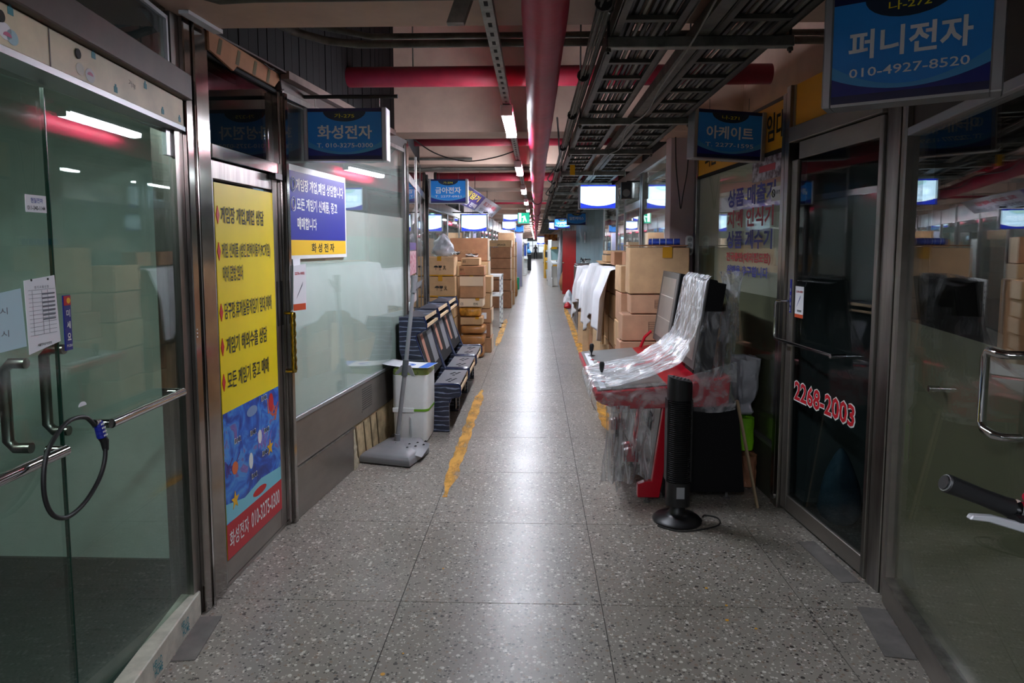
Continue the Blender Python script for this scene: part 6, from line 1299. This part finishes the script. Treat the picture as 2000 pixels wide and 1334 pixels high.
# ------------------------------------------------------------------ notices, lock and handlebar close to the viewpoint
aA = ang(A0, A1) - .0943
def onA(px_x, z, off=-.0085): return onwall(A0, A1, px_x, leaf_y(px_x) + off, z)
n1 = thing('notice', 'white printed form sheet taped on the left glass door', 'notice', onA(.645, 1.25), aA + R(1))
MB().prism([(-.085, 0), (.052, .02), (.04, .215), (-.09, .205)], 0, .001, 'y').build('sheet', M_PAPER, n1)
mb = MB()
for k in range(12): mb.box(-.075, .038, -.0008, -.0003, .05 + k * .0115, .0507 + k * .0115)
for x in (-.06, -.02, .005): mb.box(x, x + .0007, -.0008, -.0003, .05, .175)
o = mb.build('ruled_lines', M_INKG, n1); txt(n1, '전 기 사 용 신 청', -.05, .18, .06, .008, -.001, M_INKG); txt(n1, '서울전자상가번영회', -.05, .018, .06, .008, -.001, M_INK)
for x in (-.06, .01): MB().tube([(x, -.001, .205), (x, .001, .205)], .0035, 8).build('punch_hole', M_INK, n1)
mb = MB()
for k in range(7): mb.box(-.02, .035, -.0012, -.0008, .09 + k * .012, .0945 + k * .012)
mb.build('handwriting', M_INKG, n1)
n2 = thing('notice', 'pale blue blank paper taped at the left edge glass door', 'notice', onA(.44, 1.275), aA); MB().prism([(-.2, -.01), (.115, .0), (.105, .16), (-.2, .13)], 0, .001, 'y').build('sheet', M_PAPERB, n2); txt(n2, '11시', -.01, .095, .06, .018, -.001, M_INKG, 0); txt(n2, '11시', -.01, .035, .06, .018, -.001, M_INKG, 0)
n3 = thing('name_label', 'small white name label with blue letters high on the left glass door', 'label', onA(.583, 1.643), aA); child(n3, 'label', 0, .085, 0, .001, 0, .048, M_PAPER); txt(n3, '현일전자', .02, .026, .05, .014, -.001, M_INKBLUE); txt(n3, '011-340-1144', .006, .006, .072, .012, -.001, M_INK)
n4 = thing('push_sign', 'narrow navy push sign on the left glass door', 'sign', onA(.713, 1.238), aA); child(n4, 'plate', 0, .032, -.003, .001, 0, .165, mat('push_navy', (34, 44, 130), .35)); child(n4, 'card_logo', .001, .031, -.0045, -.003, .135, .163, M_RED); MB().disc((.012, -.0048, .149), .009, .009, 12).build('logo_circle', M_RED, n4); MB().disc((.02, -.005, .149), .009, .009, 12).build('logo_circle', M_ARCY, n4)
for s, z in (('미', .1), ('세', .065), ('요', .03)): txt(n4, s, .008, z, .017, .022, -.0045, M_WHITE, .02)
txt(n4, 'PUSH', .004, .01, .024, .008, -.0045, M_WHITE, .01)
n5 = thing('sticker', 'torn white crescent sticker above the left pull bar', 'sticker', onA(.76, 1.055), aA); MB().prism([(.02 + .02 * math.cos(a), .014 * math.sin(a)) for a in (i * math.pi / 8 for i in range(9))], 0, .001, 'y').build('sticker', M_PAPER, n5)
# combination cable lock through the left pull bars
lk = thing('cable_lock', 'black cable lock with blue number dials looped through the left pull bars', 'lock', onA(.7, 1.0, -.068), aA)
loopP = [(.0, -.02, .015), (-.03, -.02, .05), (-.09, -.025, .055), (-.15, -.03, .0), (-.17, -.035, -.09), (-.155, -.035, -.165), (-.11, -.03, -.205), (-.055, -.03, -.195), (-.005, -.03, -.15), (.03, -.028, -.1), (.042, -.025, -.05)]
P = [Vector((p[0] * (1.5 if p[0] < 0 else 1), p[1], p[2])) for p in loopP]; out = []
for i in range(len(P) - 1):
    p0, p1, p2, p3 = P[max(i - 1, 0)], P[i], P[i + 1], P[min(i + 2, len(P) - 1)]
    for q in range(5):
        u = q / 5; out.append(.5 * ((2 * p1) + (p2 - p0) * u + (2 * p0 - 5 * p1 + 4 * p2 - p3) * u * u + (3 * p1 - p0 - 3 * p2 + p3) * u ** 3))
out.append(P[-1]); MB().tube(out, .0065, 10).build('cable', M_RUBBER, lk, smooth=True)
MB().tube([(.042, -.025, -.075), (.04, -.024, -.045), (.03, -.022, -.03)], [.0085, .0125, .012], 14).build('lock_end', M_RUBBER, lk, smooth=True)
for k in range(4):
    dl = MB().tube([(.03 - .006 * k * .6, -.022, -.03 + .0125 * k), (.03 - .006 * k * .6 - .003, -.0215, -.0185 + .0125 * k)], .0135, 12).build('number_dial', mat('dial_blue', (30, 44, 150), .35), lk, smooth=False)
    for q in range(3): MB().box(.02 + .007 * q - .004 * k, .023 + .007 * q - .004 * k, -.0368, -.0352, -.026 + .0125 * k, -.021 + .0125 * k).build('digit', M_WHITE, dl)
MB().tube([(.02, -.02, .017), (.0, -.02, .02)], .011, 12).build('lock_head', M_CHROME, lk, smooth=True)
# bicycle front reaching in at the right edge
bk = thing('bicycle', 'bicycle handlebar with black grip and silver brake lever at right edge', 'bicycle', (1.02, 1.32, 0))
def hb(a, b, u): return Vector(a).lerp(Vector(b), u)
ga, gb_ = (-.235, .0, 1.098), (-.11, -.0, 1.05)
MB().tube([hb(ga, gb_, u) for u in (0, .03, .5, .9, 1)], [.015, .0185, .0165, .0175, .0195], 16).build('grip', M_RUBBER, bk, smooth=True)
MB().tube([hb(ga, gb_, u) for u in (-.02, .0)], .014, 14).build('bar_end', M_RUBBER, bk, smooth=True); MB().tube([hb(ga, gb_, u) for u in (.0, .012)], .0165, 14).build('end_ring', M_ALU, bk, smooth=True)
MB().tube([gb_, (-.06, .0, 1.03), (.0, .0, 1.02), (.06, 0, 1.03), (.25, 0, 1.09)], .0115, 12).build('handlebar', M_BLACK, bk, smooth=True)
lv = MB().prism([(-.205, 1.038), (-.2, 1.047), (-.16, 1.045), (-.1, 1.03), (-.08, 1.02), (-.085, 1.008), (-.11, 1.016), (-.17, 1.034)], -.035, -.02, 'y').build('brake_lever', mat('lever_silver', (206, 208, 212), .35, .4), bk, bevel=.002)
MB().tube([(-.115, -.02, 1.03), (-.085, -.01, 1.03), (-.06, 0, 1.02)], .014, 10).build('lever_clamp', M_BLACK, bk, smooth=True); MB().tube([(-.1, 0, 1.046), (-.092, 0, 1.043)], .0205, 14).build('clamp_ring', M_CHROME, bk, smooth=True)
MB().tube([(-.085, -.01, 1.07), (-.06, -.005, 1.078), (-.035, 0, 1.07)], [.012, .02, .014], 14).build('bell', mat('bell_red', (206, 20, 60), .3), bk, smooth=True)
MB().tube([(0, 0, 1.02), (0, -.02, .98), (0, .03, .62)], .016, 12).build('stem', M_CHROME, bk, smooth=True)
for x in (-.05, .05): MB().tube([(0, .03, .64), (x, .03, .62), (x, .05, .3)], .011, 10).build('fork_blade', M_BLACK, bk, smooth=True)
MB().tube([(0, .05 + .27 * math.cos(a), .292 + .27 * math.sin(a)) for a in (i * math.pi / 18 for i in range(37))], .022, 10, cap=False).build('tyre', M_RUBBER, bk, smooth=True)
MB().tube([(-.05, .05, .292), (.05, .05, .292)], .02, 10).build('hub', M_CHROME, bk, smooth=True)
for k in range(9): a = k * math.pi / 4.5; MB().tube([(0, .05, .292), (0, .05 + .26 * math.cos(a), .292 + .26 * math.sin(a))], .0015, 4).build('spoke', M_CHROME, bk)
MB().tube([(0, .02, .6), (0, -.55, .45)], .018, 10).build('down_tube', M_BLACK, bk, smooth=True); MB().tube([(.0, -.55, .45), (.05, -.55, .2), (.12, -.57, .01)], .012, 8).build('kickstand', M_CHROME, bk, smooth=True)
